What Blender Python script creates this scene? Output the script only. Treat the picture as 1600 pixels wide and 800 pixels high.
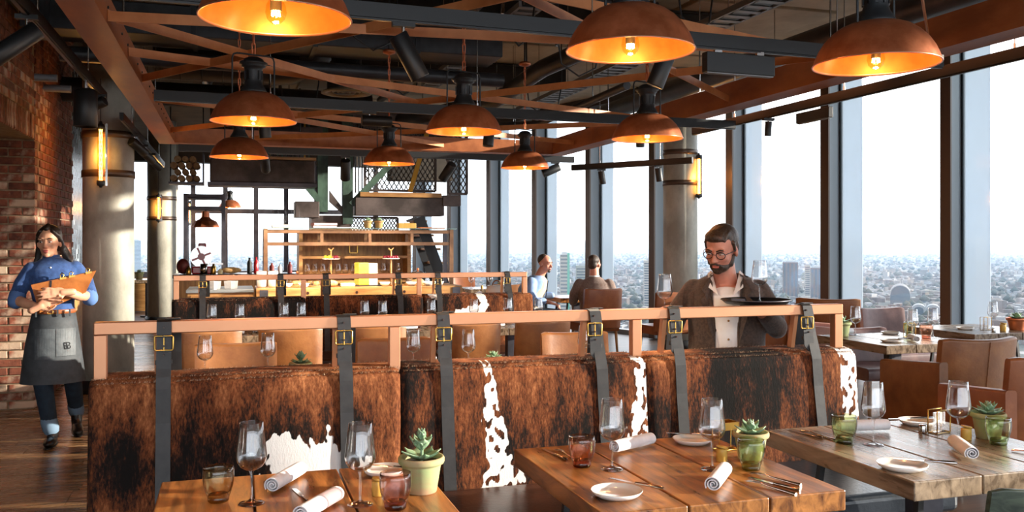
import bpy, bmesh, math, random
from mathutils import Vector, Matrix, Euler, noise
random.seed(7)
PI = math.pi
for o in list(bpy.data.objects): bpy.data.objects.remove(o)
sc = bpy.context.scene
col = sc.collection
# ---------------------------------------------------------------- camera, sky, sun, exposure
cam_d = bpy.data.cameras.new('camera'); cam = bpy.data.objects.new('camera', cam_d); col.objects.link(cam)
cam.location = (0, 0, 1.5); cam.rotation_euler = (PI/2, 0, -math.atan(439/1390))
cam_d.sensor_width = 36; cam_d.lens = 36*1390/1600; cam_d.shift_y = -22/1600
cam_d.clip_start = 0.05; cam_d.clip_end = 90000
sc.camera = cam
world = bpy.data.worlds.new('sky'); sc.world = world; world.use_nodes = True
wn, wl = world.node_tree.nodes, world.node_tree.links
bg = wn['Background']; bg.inputs['Strength'].default_value = 2.7
tc = wn.new('ShaderNodeTexCoord'); mp = wn.new('ShaderNodeMapping'); mp.inputs['Scale'].default_value = (2, 2, 7)
nz = wn.new('ShaderNodeTexNoise'); nz.inputs['Scale'].default_value = 1.6; nz.inputs['Detail'].default_value = 6
rp = wn.new('ShaderNodeValToRGB'); rp.color_ramp.elements[0].position = .35; rp.color_ramp.elements[1].position = .65
rp.color_ramp.elements[0].color = (.70, .79, .92, 1); rp.color_ramp.elements[1].color = (1, .985, .96, 1)
wl.new(tc.outputs['Generated'], mp.inputs[0]); wl.new(mp.outputs[0], nz.inputs[0]); wl.new(nz.outputs[0], rp.inputs[0]); wl.new(rp.outputs[0], bg.inputs[0])
sun_d = bpy.data.lights.new('sun', 'SUN'); sun = bpy.data.objects.new('sun', sun_d); col.objects.link(sun)
sun_d.energy = 8.0; sun_d.angle = math.radians(.7); sun_d.color = (1, .89, .74)
sun.rotation_euler = Vector((-.94, .30, -.185)).to_track_quat('-Z', 'Y').to_euler()
sc.view_settings.view_transform = 'Standard'; sc.view_settings.look = 'None'; sc.view_settings.gamma = 1
sc.view_settings.use_curve_mapping = False; sc.view_settings.exposure = 0.75
cy = sc.cycles
cy.max_bounces = 10; cy.diffuse_bounces = 5; cy.glossy_bounces = 4; cy.transmission_bounces = 6; cy.transparent_max_bounces = 40
cy.volume_bounces = 0; cy.caustics_reflective = False; cy.caustics_refractive = False; cy.sample_clamp_indirect = 6; cy.blur_glossy = .6
cy.use_denoising = True
# ---------------------------------------------------------------- helpers
def S(r, g, b, a=1):
    f = lambda c: (c/255/12.92) if c/255 <= .04045 else ((c/255+.055)/1.055)**2.4
    return (f(r), f(g), f(b), a)
class MB:
    def __init__(s): s.v = []; s.f = []; s.sm = []
    def add(s, vs, fs, smooth=False):
        n = len(s.v); s.v += [tuple(p) for p in vs]; s.f += [tuple(i+n for i in f) for f in fs]; s.sm += [smooth]*len(fs); return s
    def bx(s, x0, x1, y0, y1, z0, z1):
        return s.add([(x0,y0,z0),(x1,y0,z0),(x1,y1,z0),(x0,y1,z0),(x0,y0,z1),(x1,y0,z1),(x1,y1,z1),(x0,y1,z1)],
                     [(0,3,2,1),(4,5,6,7),(0,1,5,4),(1,2,6,5),(2,3,7,6),(3,0,4,7)])
    def beam(s, p, q, w, h, up=(0,0,1)):
        p, q = Vector(p), Vector(q); d = (q-p).normalized(); u = Vector(up)
        if abs(d.dot(u)) > .99: u = Vector((0,1,0))
        a = d.cross(u).normalized()*w/2; b = a.cross(d).normalized()*h/2
        return s.add([p-a-b,p+a-b,p+a+b,p-a+b,q-a-b,q+a-b,q+a+b,q-a+b],[(0,1,2,3),(7,6,5,4),(0,4,5,1),(1,5,6,2),(2,6,7,3),(3,7,4,0)])
    def loft(s, rings, smooth=True, caps=True, closed=False):
        n = len(rings[0]); vs = [p for r in rings for p in r]; fs = []
        m = len(rings)
        for i in range(m if closed else m-1):
            for j in range(n):
                a, b = i*n+j, i*n+(j+1)%n; c, d = ((i+1)%m)*n+(j+1)%n, ((i+1)%m)*n+j
                fs.append((a,b,c,d))
        s.add(vs, fs, smooth)
        if caps and not closed:
            s.add(rings[0], [tuple(range(n))[::-1]]); s.add(rings[-1], [tuple(range(n))])
        return s
    def tube(s, path, r, n=8, closed=False, smooth=True):
        P = [Vector(p) for p in path]; R = r if isinstance(r, (list, tuple)) else [r]*len(P); rings = []; last = None
        for i, p in enumerate(P):
            if closed: t = P[(i+1) % len(P)]-P[i-1]
            else: t = P[min(i+1, len(P)-1)]-P[max(i-1, 0)]
            t.normalize()
            if last is None:
                u = Vector((0,0,1)) if abs(t.z) < .9 else Vector((1,0,0))
                a = t.cross(u).normalized()
            else: a = (last-t*last.dot(t)).normalized()
            last = a; b = t.cross(a)
            rings.append([p+(a*math.cos(k*2*PI/n)+b*math.sin(k*2*PI/n))*R[i] for k in range(n)])
        return s.loft(rings, smooth, closed=closed)
    def cyl(s, p, q, r0, r1=None, n=14): return s.tube([p, q], [r0, r0 if r1 is None else r1], n)
    def lathe(s, prof, c=(0,0,0), n=28, smooth=True, sx=1, sy=1):
        vs = []; fs = []; m = len(prof)
        for r, z in prof:
            for k in range(n): vs.append((c[0]+r*sx*math.cos(k*2*PI/n), c[1]+r*sy*math.sin(k*2*PI/n), c[2]+z))
        for i in range(m-1):
            for k in range(n):
                a, b, c2, d = i*n+k, i*n+(k+1)%n, (i+1)*n+(k+1)%n, (i+1)*n+k
                if prof[i][0] < 1e-5: fs.append((a, c2, d))
                elif prof[i+1][0] < 1e-5: fs.append((a, b, d))
                else: fs.append((a,b,c2,d))
        return s.add(vs, fs, smooth)
    def ell(s, c, r, n=16, m=10, rot=None):
        vs = []; fs = []; c = Vector(c)
        E = Euler(rot).to_matrix() if rot else None
        for i in range(m+1):
            th = PI*i/m
            for k in range(n):
                p = Vector((r[0]*math.sin(th)*math.cos(2*PI*k/n), r[1]*math.sin(th)*math.sin(2*PI*k/n), -r[2]*math.cos(th)))
                vs.append(c+(E @ p if E else p))
        for i in range(m):
            for k in range(n):
                a, b, d, e = i*n+k, i*n+(k+1)%n, (i+1)*n+(k+1)%n, (i+1)*n+k
                fs.append((a,d,e) if i == 0 else ((a,b,e) if i == m-1 else (a,b,d,e)))
        return s.add(vs, fs, True)
    def mesh(s, name, mats):
        me = bpy.data.meshes.new(name); me.from_pydata(s.v, [], s.f); me.update()
        me.polygons.foreach_set('use_smooth', s.sm)
        for m in (mats if isinstance(mats, list) else [mats]): me.materials.append(m)
        return me
    def build(s, name, mats, parent=None, bevel=0, seg=2):
        o = link(name, s.mesh(name, mats), parent)
        if bevel: bev(o, bevel, seg)
        return o
def bev(o, w, seg=2):
    m = o.modifiers.new('bevel', 'BEVEL'); m.width = w; m.segments = seg; m.limit_method = 'ANGLE'; m.angle_limit = .6
def link(name, me, parent=None):
    o = bpy.data.objects.new(name, me); col.objects.link(o)
    if parent is not None: o.parent = parent
    return o
def tag(o, label=None, cat=None, group=None, kind=None):
    if label: o['label'] = label
    if cat: o['category'] = cat
    if group: o['group'] = group
    if kind: o['kind'] = kind
    return o
def thing(name, label, cat, loc=(0,0,0), rz=0, group=None):
    o = link(name, None); o.location = loc; o.rotation_euler = (0,0,rz); o.empty_display_size = .1
    return tag(o, label, cat, group)
KIDS = {}
def copy_tree(o, loc=None, rz=None, label=None, group=None, parent=None):
    c = o.copy(); col.objects.link(c); c.parent = parent
    if loc is not None: c.location = loc
    if rz is not None: c.rotation_euler = (0,0,rz)
    if label: c['label'] = label
    if group: c['group'] = group
    for ch in [x for x in o.children]: copy_tree(ch, parent=c)
    return c
def struct(o, label=None):
    o['kind'] = 'structure'
    if label: o['label'] = label
    return o
# ---------------------------------------------------------------- materials
MATS = {}
def mat(name, c1, c2=None, rough=.5, metal=0, scale=8, stretch=(1,1,1), detail=4, lo=.35, hi=.65, bump=0, bscale=None, var=0, spec=.5, coat=0, sheen=0, noise_rough=0, dist=0, emit=None, estr=0, trans=0, sss=0):
    m = bpy.data.materials.new(name); m.use_nodes = True; MATS[name] = m
    N, L = m.node_tree.nodes, m.node_tree.links; b = N['Principled BSDF']
    b.inputs['Roughness'].default_value = rough; b.inputs['Metallic'].default_value = metal; b.inputs['Specular IOR Level'].default_value = spec
    b.inputs['Coat Weight'].default_value = coat; b.inputs['Coat Roughness'].default_value = .15
    if sheen: b.inputs['Sheen Weight'].default_value = sheen
    if sss: b.inputs['Subsurface Weight'].default_value = sss; b.inputs['Subsurface Radius'].default_value = (.02,.008,.004)
    if trans: b.inputs['Transmission Weight'].default_value = trans
    b.inputs['Base Color'].default_value = c1
    if emit: b.inputs['Emission Color'].default_value = emit; b.inputs['Emission Strength'].default_value = estr
    if c2 is None and not bump and not var: return m
    tc = N.new('ShaderNodeTexCoord'); mp = N.new('ShaderNodeMapping'); mp.inputs['Scale'].default_value = stretch
    L.new(tc.outputs['Object'], mp.inputs[0])
    oi = N.new('ShaderNodeObjectInfo'); av = N.new('ShaderNodeVectorMath'); av.operation = 'ADD'
    ml = N.new('ShaderNodeVectorMath'); ml.operation = 'SCALE'; ml.inputs[3].default_value = 7
    cb = N.new('ShaderNodeCombineXYZ'); L.new(oi.outputs['Random'], cb.inputs[0]); L.new(oi.outputs['Random'], cb.inputs[2])
    L.new(cb.outputs[0], ml.inputs[0]); L.new(mp.outputs[0], av.inputs[0]); L.new(ml.outputs[0], av.inputs[1])
    nt = N.new('ShaderNodeTexNoise'); nt.inputs['Scale'].default_value = scale; nt.inputs['Detail'].default_value = detail; nt.inputs['Roughness'].default_value = .6; nt.inputs['Distortion'].default_value = dist
    L.new(av.outputs[0], nt.inputs['Vector'])
    out = None
    if c2 is not None:
        r = N.new('ShaderNodeValToRGB'); r.color_ramp.elements[0].position = lo; r.color_ramp.elements[1].position = hi
        r.color_ramp.elements[0].color = c1; r.color_ramp.elements[1].color = c2
        L.new(nt.outputs[0], r.inputs[0]); out = r.outputs[0]
    if var:
        hs = N.new('ShaderNodeHueSaturation'); mr = N.new('ShaderNodeMapRange'); mr.inputs[3].default_value = 1-var; mr.inputs[4].default_value = 1+var
        L.new(oi.outputs['Random'], mr.inputs[0]); L.new(mr.outputs[0], hs.inputs['Value'])
        if out: L.new(out, hs.inputs['Color'])
        else: hs.inputs['Color'].default_value = c1
        out = hs.outputs[0]
    if out: L.new(out, b.inputs['Base Color'])
    if noise_rough:
        mr = N.new('ShaderNodeMapRange'); mr.inputs[3].default_value = max(.02, rough-noise_rough); mr.inputs[4].default_value = rough+noise_rough
        L.new(nt.outputs[0], mr.inputs[0]); L.new(mr.outputs[0], b.inputs['Roughness'])
    if bump:
        bp = N.new('ShaderNodeBump'); bp.inputs['Strength'].default_value = bump; bp.inputs['Distance'].default_value = .01
        src = nt
        if bscale:
            src = N.new('ShaderNodeTexNoise'); src.inputs['Scale'].default_value = bscale; src.inputs['Detail'].default_value = 4; L.new(av.outputs[0], src.inputs['Vector'])
        L.new(src.outputs[0], bp.inputs['Height']); L.new(bp.outputs[0], b.inputs['Normal'])
    return m
def glass(name, tint=(1,1,1,1), ior=1.5, rough=0.0, refl=1.0, body=0, bodycol=(1,1,1,1), edge=0):
    m = bpy.data.materials.new(name); m.use_nodes = True; N, L = m.node_tree.nodes, m.node_tree.links
    N.remove(N['Principled BSDF']); out = N['Material Output']
    t = N.new('ShaderNodeBsdfTransparent'); t.inputs[0].default_value = tint
    if edge:
        lw = N.new('ShaderNodeLayerWeight'); lw.inputs[0].default_value = .5; er = N.new('ShaderNodeValToRGB'); er.color_ramp.elements[0].position = .55; er.color_ramp.elements[1].position = .97
        er.color_ramp.elements[0].color = tint; er.color_ramp.elements[1].color = tuple(c*edge for c in tint[:3])+(1,); L.new(lw.outputs['Facing'], er.inputs[0]); L.new(er.outputs[0], t.inputs[0])
    g = N.new('ShaderNodeBsdfGlossy'); g.inputs['Roughness'].default_value = rough
    fr = N.new('ShaderNodeFresnel'); fr.inputs[0].default_value = ior
    mx = N.new('ShaderNodeMixShader'); ml = N.new('ShaderNodeMath'); ml.operation = 'MULTIPLY'; ml.inputs[1].default_value = refl; ml.use_clamp = True
    ge = N.new('ShaderNodeNewGeometry'); mr = N.new('ShaderNodeMapRange'); mr.inputs[3].default_value = ior; mr.inputs[4].default_value = 1/ior
    L.new(ge.outputs['Backfacing'], mr.inputs[0]); L.new(mr.outputs[0], fr.inputs[0])   # same pane reflection from either side
    L.new(fr.outputs[0], ml.inputs[0]); L.new(ml.outputs[0], mx.inputs[0])
    if body:
        d = N.new('ShaderNodeBsdfTranslucent'); d.inputs[0].default_value = bodycol
        e = N.new('ShaderNodeBsdfDiffuse'); e.inputs[0].default_value = bodycol
        m0 = N.new('ShaderNodeMixShader'); m0.inputs[0].default_value = .5; L.new(d.outputs[0], m0.inputs[1]); L.new(e.outputs[0], m0.inputs[2])
        m2 = N.new('ShaderNodeMixShader'); m2.inputs[0].default_value = body; L.new(t.outputs[0], m2.inputs[1]); L.new(m0.outputs[0], m2.inputs[2]); L.new(m2.outputs[0], mx.inputs[1])
    else: L.new(t.outputs[0], mx.inputs[1])
    L.new(g.outputs[0], mx.inputs[2]); L.new(mx.outputs[0], out.inputs[0]); MATS[name] = m
    return m
m_floor = mat('dark oak floor boards', S(84,58,38), S(164,124,84), rough=.27, scale=3, stretch=(1,9,4), detail=8, bump=.25, var=.35, noise_rough=.1)
m_floor0 = mat('floor screed', S(40,28,20), S(84,60,42), rough=.4, scale=2, stretch=(1,7,1))
m_conc = mat('fair-faced concrete', S(150,146,134), S(196,192,178), rough=.55, scale=3, stretch=(1,1,.6), detail=8, bump=.15, bscale=40, noise_rough=.1)
m_slab = mat('concrete soffit', S(168,156,134), S(210,198,174), rough=.8, scale=1.2, detail=8, bump=.1)
m_black = mat('black powder-coated metal', S(26,28,31), rough=.45)
m_blackg = mat('black satin metal', S(18,20,23), rough=.3)
m_duct = mat('black painted duct', S(34,35,38), S(58,58,62), rough=.42, scale=4)
m_grime = mat('dark painted soffit', S(42,38,35), S(72,64,56), rough=.8, scale=2)
m_corten = mat('rust brown steel', S(158,88,50), S(200,122,74), rough=.45, metal=.15, scale=4, stretch=(1,.35,1), detail=8, bump=.06, noise_rough=.1)
m_slat = mat('rust brown flat bar', S(204,124,70), S(224,146,90), rough=.5, metal=.05, scale=6)
m_copper_out = mat('aged copper', S(176,98,62), S(208,126,86), rough=.36, metal=.65, scale=14, detail=8, noise_rough=.1)
m_copper_in = mat('polished copper lining', S(226,104,44), S(236,122,56), rough=.3, metal=.5, scale=10, detail=6)
m_rail = mat('brushed rose copper', S(200,142,106), S(206,148,112), rough=.34, metal=.75, scale=4)
m_chain = mat('copper chain', S(216,122,82), rough=.4, metal=.5)
m_cast = mat('black cast iron', S(40,44,48), S(56,60,64), rough=.45, metal=.3, scale=10)
m_strap = mat('charcoal bridle leather', S(25,23,23), S(40,37,36), rough=.5, scale=20, bump=.08)
m_brass = mat('brass', S(206,164,84), rough=.28, metal=1)
m_tan = mat('tan leather', S(122,74,38), S(156,102,56), rough=.42, scale=5, detail=8, bump=.1, bscale=60, var=.12, noise_rough=.08)
m_cognac = mat('cognac leather', S(126,68,36), S(158,94,52), rough=.36, scale=4, detail=6, bump=.08, bscale=70, var=.1)
m_mauve = mat('plum brown leather', S(98,72,72), S(132,100,96), rough=.4, scale=5, detail=6, bump=.08, bscale=60)
m_pinkl = mat('dusty pink leather', S(160,110,96), S(184,134,116), rough=.4, scale=5, detail=6, bump=.08, bscale=60)
m_dleather = mat('dark oxblood leather', S(44,26,20), S(66,40,30), rough=.3, scale=6, bump=.1, bscale=60)
m_nleather = mat('blue black leather', S(30,36,44), S(46,52,60), rough=.3, scale=6, bump=.12, bscale=60)
m_wood = mat('oiled oak table planks', S(92,52,24), S(188,124,64), rough=.3, scale=3.2, stretch=(9,1,5), detail=10, dist=.6, bump=.12, var=.14, noise_rough=.08)
m_wood2 = mat('grey brown table planks', S(86,70,56), S(160,138,114), rough=.28, scale=3.2, stretch=(9,1,5), detail=10, dist=.6, bump=.12, var=.12, noise_rough=.08)
m_bwood = mat('bar oak', S(150,104,58), S(196,146,88), rough=.45, scale=3, stretch=(1,6,7), detail=9, dist=.5, bump=.08)
m_bwoodv = mat('bar oak panel', S(140,98,56), S(184,136,80), rough=.45, scale=3, stretch=(8,6,1), detail=9, dist=.5, bump=.08)
m_shelfm = mat('bronze shelf bar', S(112,82,62), S(150,112,82), rough=.4, metal=.5, scale=5)
m_dsteel = mat('dark steel', S(70,68,74), S(92,90,98), rough=.4, metal=.6, scale=5)
m_verdi = mat('verdigris steel', S(34,48,44), S(78,106,90), rough=.6, scale=5, stretch=(1,1,.5), detail=9, bump=.2)
m_plate_steel = mat('weathered plate steel', S(62,52,48), S(112,98,94), rough=.55, metal=.2, scale=2.5, detail=9, bump=.1)
m_gold = mat('yellow stair steel', S(200,146,40), rough=.45, metal=.3)
m_meshm = mat('expanded steel mesh', S(84,78,72), rough=.5, metal=.3)
m_mull = mat('bronze mullion cap', S(88,70,58), rough=.4, metal=.3)
m_mullg = mat('grey aluminium mullion', S(130,134,138), rough=.45, metal=.2)
m_gasket = mat('black gasket', S(20,34,40), rough=.5)
m_fascia = mat('dark bronze fascia', S(58,50,44), rough=.6)
m_white = mat('white porcelain', S(238,234,228), rough=.18, coat=.4)
m_linen = mat('white linen', S(240,238,240), S(226,224,228), rough=.9, scale=30, bump=.15, bscale=120, sheen=.2)
m_steel = mat('polished cutlery steel', S(200,198,196), rough=.16, metal=1)
m_terra = mat('mossy terracotta', S(178,146,112), S(150,176,120), rough=.8, scale=6, stretch=(1,1,2), detail=8, bump=.2)
m_terra2 = mat('orange terracotta', S(196,146,102), S(168,150,96), rough=.8, scale=8, detail=8)
m_soil = mat('potting soil', S(44,34,26), S(70,56,44), rough=1, scale=60)
m_succ = mat('succulent leaf', S(92,124,92), S(150,176,140), rough=.4, scale=10, var=.2, sss=.1)
m_bamboo = mat('bamboo', S(206,160,72), S(222,178,92), rough=.4, scale=6, stretch=(6,6,1))
g_clear = glass('clear glass', (.992,.992,.995,1), 1.5, refl=2.8, edge=.58)
g_amber = glass('grey amber glass', (.94,.90,.78,1), 1.5, refl=1.8, edge=.5)
g_amberd = glass('grey amber glass base', (.66,.56,.38,1), 1.5, refl=1.8, edge=.5)
g_red = glass('rose brown glass', (.95,.80,.72,1), 1.5, refl=1.8, edge=.5)
g_redd = glass('rose brown glass base', (.72,.36,.26,1), 1.5, refl=1.8, edge=.5)
g_plum = glass('plum glass', (.90,.80,.79,1), 1.5, refl=1.8, edge=.5)
g_plumd = glass('plum glass base', (.58,.38,.38,1), 1.5, refl=1.8, edge=.5)
g_green = glass('bottle green glass', (.86,.90,.74,1), 1.5, refl=1.8, edge=.5)
g_greend = glass('bottle green glass base', (.50,.56,.32,1), 1.5, refl=1.8, edge=.5)
g_pane = glass('window pane', (.96,.975,.985,1), 1.45, refl=.8)
g_fin = glass('frosted blue side panel', (.55,.63,.71,1), 1.45, rough=.05, body=.72, bodycol=S(190,200,210))
m_skin = mat('warm skin', S(222,168,136), S(206,146,114), rough=.5, scale=10, sss=.15)
m_skin2 = mat('fair ruddy skin', S(222,158,134), S(204,134,112), rough=.5, scale=10, sss=.15)
m_hair = mat('black hair', S(24,18,16), S(46,36,30), rough=.4, scale=30, stretch=(6,6,1), bump=.5)
m_hairb = mat('dark brown hair', S(44,32,24), S(78,60,46), rough=.45, scale=30, stretch=(6,6,1), bump=.5)
m_denim = mat('indigo denim shirt', S(34,62,112), S(50,84,140), rough=.85, scale=30, bump=.2, bscale=12, sheen=.2)
m_apron = mat('slate grey apron cloth', S(50,54,58), S(66,71,75), rough=.7, scale=12, bump=.25, bscale=9)
m_jeans = mat('dark jeans', S(14,30,44), S(24,44,60), rough=.85, scale=20, bump=.2)
m_cuff = mat('turned-up jean cuff', S(104,128,150), rough=.85)
m_shoe = mat('black shoe leather', S(20,18,18), rough=.3)
m_tweed = mat('brown tweed', S(62,46,38), S(88,68,56), rough=.9, scale=80, bump=.15, bscale=150, sheen=.3)
m_shirt = mat('white shirt cotton', S(236,224,218), S(246,238,234), rough=.85, scale=10, bump=.25, bscale=14)
m_pshirt = mat('blue shirt cotton', S(134,164,214), S(158,186,228), rough=.85, scale=10, bump=.3, bscale=10)
m_vest = mat('beige waistcoat', S(206,188,160), S(222,206,182), rough=.85, scale=20)
m_sweater = mat('taupe knit', S(112,92,84), S(134,114,104), rough=.9, scale=60, bump=.2, sheen=.2)
m_eye = mat('eye white', S(235,230,225), rough=.2)
m_iris = mat('dark iris', S(36,22,14), rough=.15)
m_lip = mat('lip', S(178,88,84), rough=.45)
m_lipm = mat('pale lip', S(186,110,96), rough=.5)
# ================================================================ THE SETTING
WD = Vector((-.283, .959, 0)); WN = Vector((-.959, -.283, 0)); WP0 = Vector((7.83, 8.0, 0)); WS = 1.58
wx = lambda y: 7.83-.2951*(y-8.0)
fl = struct(MB().add([(-6,-4,-.012),(wx(-4)+.1,-4,-.012),(wx(21)+.1,21,-.012),(-6,21,-.012),(-6,-4,-.3),(wx(-4)+.1,-4,-.3),(wx(21)+.1,21,-.3),(-6,21,-.3)],
    [(0,1,2,3),(7,6,5,4),(0,4,5,1),(1,5,6,2),(2,6,7,3),(3,7,4,0)]).build('floor', m_floor0))
fl['label'] = 'dark brown oak floor boards across the restaurant'
plank_me = [MB().bx(0, L-.004, .003, .157, -.012, 0).mesh('plank', m_floor) for L in (1.2, 1.55, 1.9)]
y = 3.2
while y < 16.2:
    x = -3.6-random.random()*.9; far = y > 9.5
    while x < (-.35 if y < 12 else .6):
        k = random.randrange(3); o = link('plank', plank_me[k], fl); o.location = (x, y, random.uniform(-.0012, .0012)); x += (1.2,1.55,1.9)[k]
    y += .16
# ---- brick pier, jamb and lintel on the far side of the aisle
m_brick = mat('reclaimed brick', S(92,48,34), S(158,88,62), rough=.85, scale=9, detail=8, bump=.4, bscale=30, var=.4)
N, L = m_brick.node_tree.nodes, m_brick.node_tree.links
bs = N['Principled BSDF']; src = bs.inputs['Base Color'].links[0].from_socket
n2 = N.new('ShaderNodeTexNoise'); n2.inputs['Scale'].default_value = 7; n2.inputs['Detail'].default_value = 6
t2 = N.new('ShaderNodeTexCoord'); o2 = N.new('ShaderNodeObjectInfo'); L.new(t2.outputs['Object'], n2.inputs[0])
ad = N.new('ShaderNodeMath'); ad.operation = 'MULTIPLY_ADD'; ad.inputs[1].default_value = .34; L.new(o2.outputs['Random'], ad.inputs[0]); L.new(n2.outputs[0], ad.inputs[2])
r2 = N.new('ShaderNodeValToRGB'); r2.color_ramp.elements[0].position = .70; r2.color_ramp.elements[1].position = .86
r2.color_ramp.elements[0].color = (0,0,0,1); r2.color_ramp.elements[1].color = (.75,.75,.75,1); L.new(ad.outputs[0], r2.inputs[0])
mx = N.new('ShaderNodeMixRGB'); mx.inputs[2].default_value = S(206,182,156); L.new(r2.outputs[0], mx.inputs[0]); L.new(src, mx.inputs[1]); L.new(mx.outputs[0], bs.inputs['Base Color'])
m_mortar = mat('lime mortar', S(120,100,78), S(150,128,102), rough=1, scale=20)
BX = -1.68
wb = MB().bx(-3.2, BX-.012, 8.932, 10.95, 0, 4.0).bx(-3.2, BX-.012, 2.0, 8.932, 2.422, 4.0)
wall_left = struct(wb.build('wall_left', m_mortar), 'reclaimed red brick pier and lintel beside the aisle')
def brick_mesh(dx, dy, dz):
    o = MB().bx(-dx/2, dx/2, -dy/2, dy/2, -dz/2, dz/2); me = o.mesh('brick', m_brick)
    bm = bmesh.new(); bm.from_mesh(me); bmesh.ops.bevel(bm, geom=list(bm.edges), offset=.005, segments=1, affect='EDGES')
    for v in bm.verts: v.co += Vector((noise.noise(v.co*31), noise.noise(v.co*37+Vector((5,0,0))), noise.noise(v.co*29)))*.003
    bm.to_mesh(me); bm.free(); return me
bf = [brick_mesh(.213,.1,.064), brick_mesh(.1,.1,.064)]; bsd = [brick_mesh(.1,.213,.064), brick_mesh(.1,.1,.064)]
bsol = brick_mesh(.1,.064,.213)
cands = []
for c in range(32):                       # jamb face towards the dining room entrance
    z = .04+c*.0753; x = BX-.106 if c % 2 == 0 else BX-.05; k = 0
    while x > -2.6:
        head = (c % 2 == 1 and k == 0)
        cands.append((8.9-.0*x, bf[1 if head else 0], (x-(0 if head else 0), 8.932+.038, z), (x,)))
        x -= .1675 if head else .225
        k += 1
jamb = cands; side = []
for c in range(52):                       # long face along the aisle
    z = .04+c*.0753; y = 9.04 if c % 2 else 8.985; k = 0
    if c % 2 == 0:
        pass
    while y < 10.93:
        head = (c % 2 == 0 and k == 0)
        if not (k == 0 and z < 2.4): side.append((y, bsd[1 if head else 0], (BX-.05, y, z), c))
        y += .1675 if head else .225
        k += 1
lint = []
yy = 8.9
while yy > 6.9: lint.append((yy, bsol, (BX-.05, yy, 2.53), 0)); yy -= .0753
for c in range(10):
    yy = 8.9-(.1 if c % 2 else 0)
    while yy > 6.8: lint.append((yy, bsd[0], (BX-.05, yy-.1, 2.68+c*.0753), 0)); yy -= .225
def placeb(lst, n0):
    for i, (yq, me, p, _) in enumerate(lst):
        o = link('brick', me, wall_left); o.location = (p[0]+random.uniform(-.004,.004) if me in bsd or me is bsol else p[0], p[1]+random.uniform(-.004,.004) if me in bf else p[1], p[2])
placeb(jamb, 0); lint.sort(key=lambda t: t[2][2]); placeb(lint[:60], 0)
side.sort(key=lambda t: t[0]); vis = [s for s in side if s[2][2] < 2.95]; nshow = 300-len(jamb)-60
placeb(vis[:nshow], 0)
restb = MB()
for (yq, me, p, _) in vis[nshow:]+[s for s in side if s[2][2] >= 2.95]+lint[60:]:
    restb.add([Vector(v.co)+Vector(p)+Vector((random.uniform(-.004,.004),0,0)) for v in me.vertices], [tuple(f.vertices) for f in me.polygons])
tag(restb.build('brickwork', m_brick, wall_left), kind='stuff')
# mosaic-like dark wall after the pier, plain far left wall
m_mos = bpy.data.materials.new('black and pearl mosaic'); m_mos.use_nodes = True
N, L = m_mos.node_tree.nodes, m_mos.node_tree.links; b = N['Principled BSDF']; b.inputs['Roughness'].default_value = .25
tcm = N.new('ShaderNodeTexCoord'); mpm = N.new('ShaderNodeMapping'); mpm.inputs['Scale'].default_value = (17,17,17); sn = N.new('ShaderNodeVectorMath'); sn.operation = 'FLOOR'
wnn = N.new('ShaderNodeTexWhiteNoise'); rr = N.new('ShaderNodeValToRGB'); rr.color_ramp.interpolation = 'CONSTANT'; rr.color_ramp.elements[0].color = S(14,16,20); rr.color_ramp.elements[1].position = .68; rr.color_ramp.elements[1].color = S(150,160,166)
L.new(tcm.outputs['Object'], mpm.inputs[0]); L.new(mpm.outputs[0], sn.inputs[0]); L.new(sn.outputs[0], wnn.inputs[0]); L.new(wnn.outputs[0], rr.inputs[0]); L.new(rr.outputs[0], b.inputs['Base Color'])
struct(MB().bx(-3.2, -1.8, 10.952, 12.4, .9, 4.0).build('wall_mosaic', m_mos), 'black and pearl mosaic tiled wall behind the brick pier')
struct(MB().bx(-3.2, -1.8, 10.952, 12.4, 0, .9).build('wall_dado', m_bwood), 'pale timber dado under the mosaic wall')
struct(MB().bx(-6.2, -6, -4, 21, 0, 4.0).build('wall_side', m_grime), 'dark painted wall of the side passage')
# ---- ceiling
cl = struct(MB().add([(-6.2,-4.2,4.0),(wx(-4.2)+.6,-4.2,4.0),(wx(21.2)+.6,21.2,4.0),(-6.2,21.2,4.0),(-6.2,-4.2,4.4),(wx(-4.2)+.6,-4.2,4.4),(wx(21.2)+.6,21.2,4.4),(-6.2,21.2,4.4)],
    [(3,2,1,0),(4,5,6,7),(0,1,5,4),(1,2,6,5),(2,3,7,6),(3,0,4,7)]).build('ceiling', m_slab), 'bare concrete ceiling slab above the services')
k = 0
for xx in (1.0, 2.75, 4.5):               # precast soffit panels between the downstands
    for yy in (3.2, 5.6, 8.0, 10.4, 12.8, 15.2):
        MB().bx(xx, xx+1.66, yy, yy+2.3, 3.93, 4.002).build('soffit_panel', m_slab, cl, .01)
dk = struct(MB().bx(-6, .55, 2.5, 20.9, 3.72, 3.99).build('ceiling_dark', m_grime), 'dark painted ceiling over the aisle')
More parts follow.
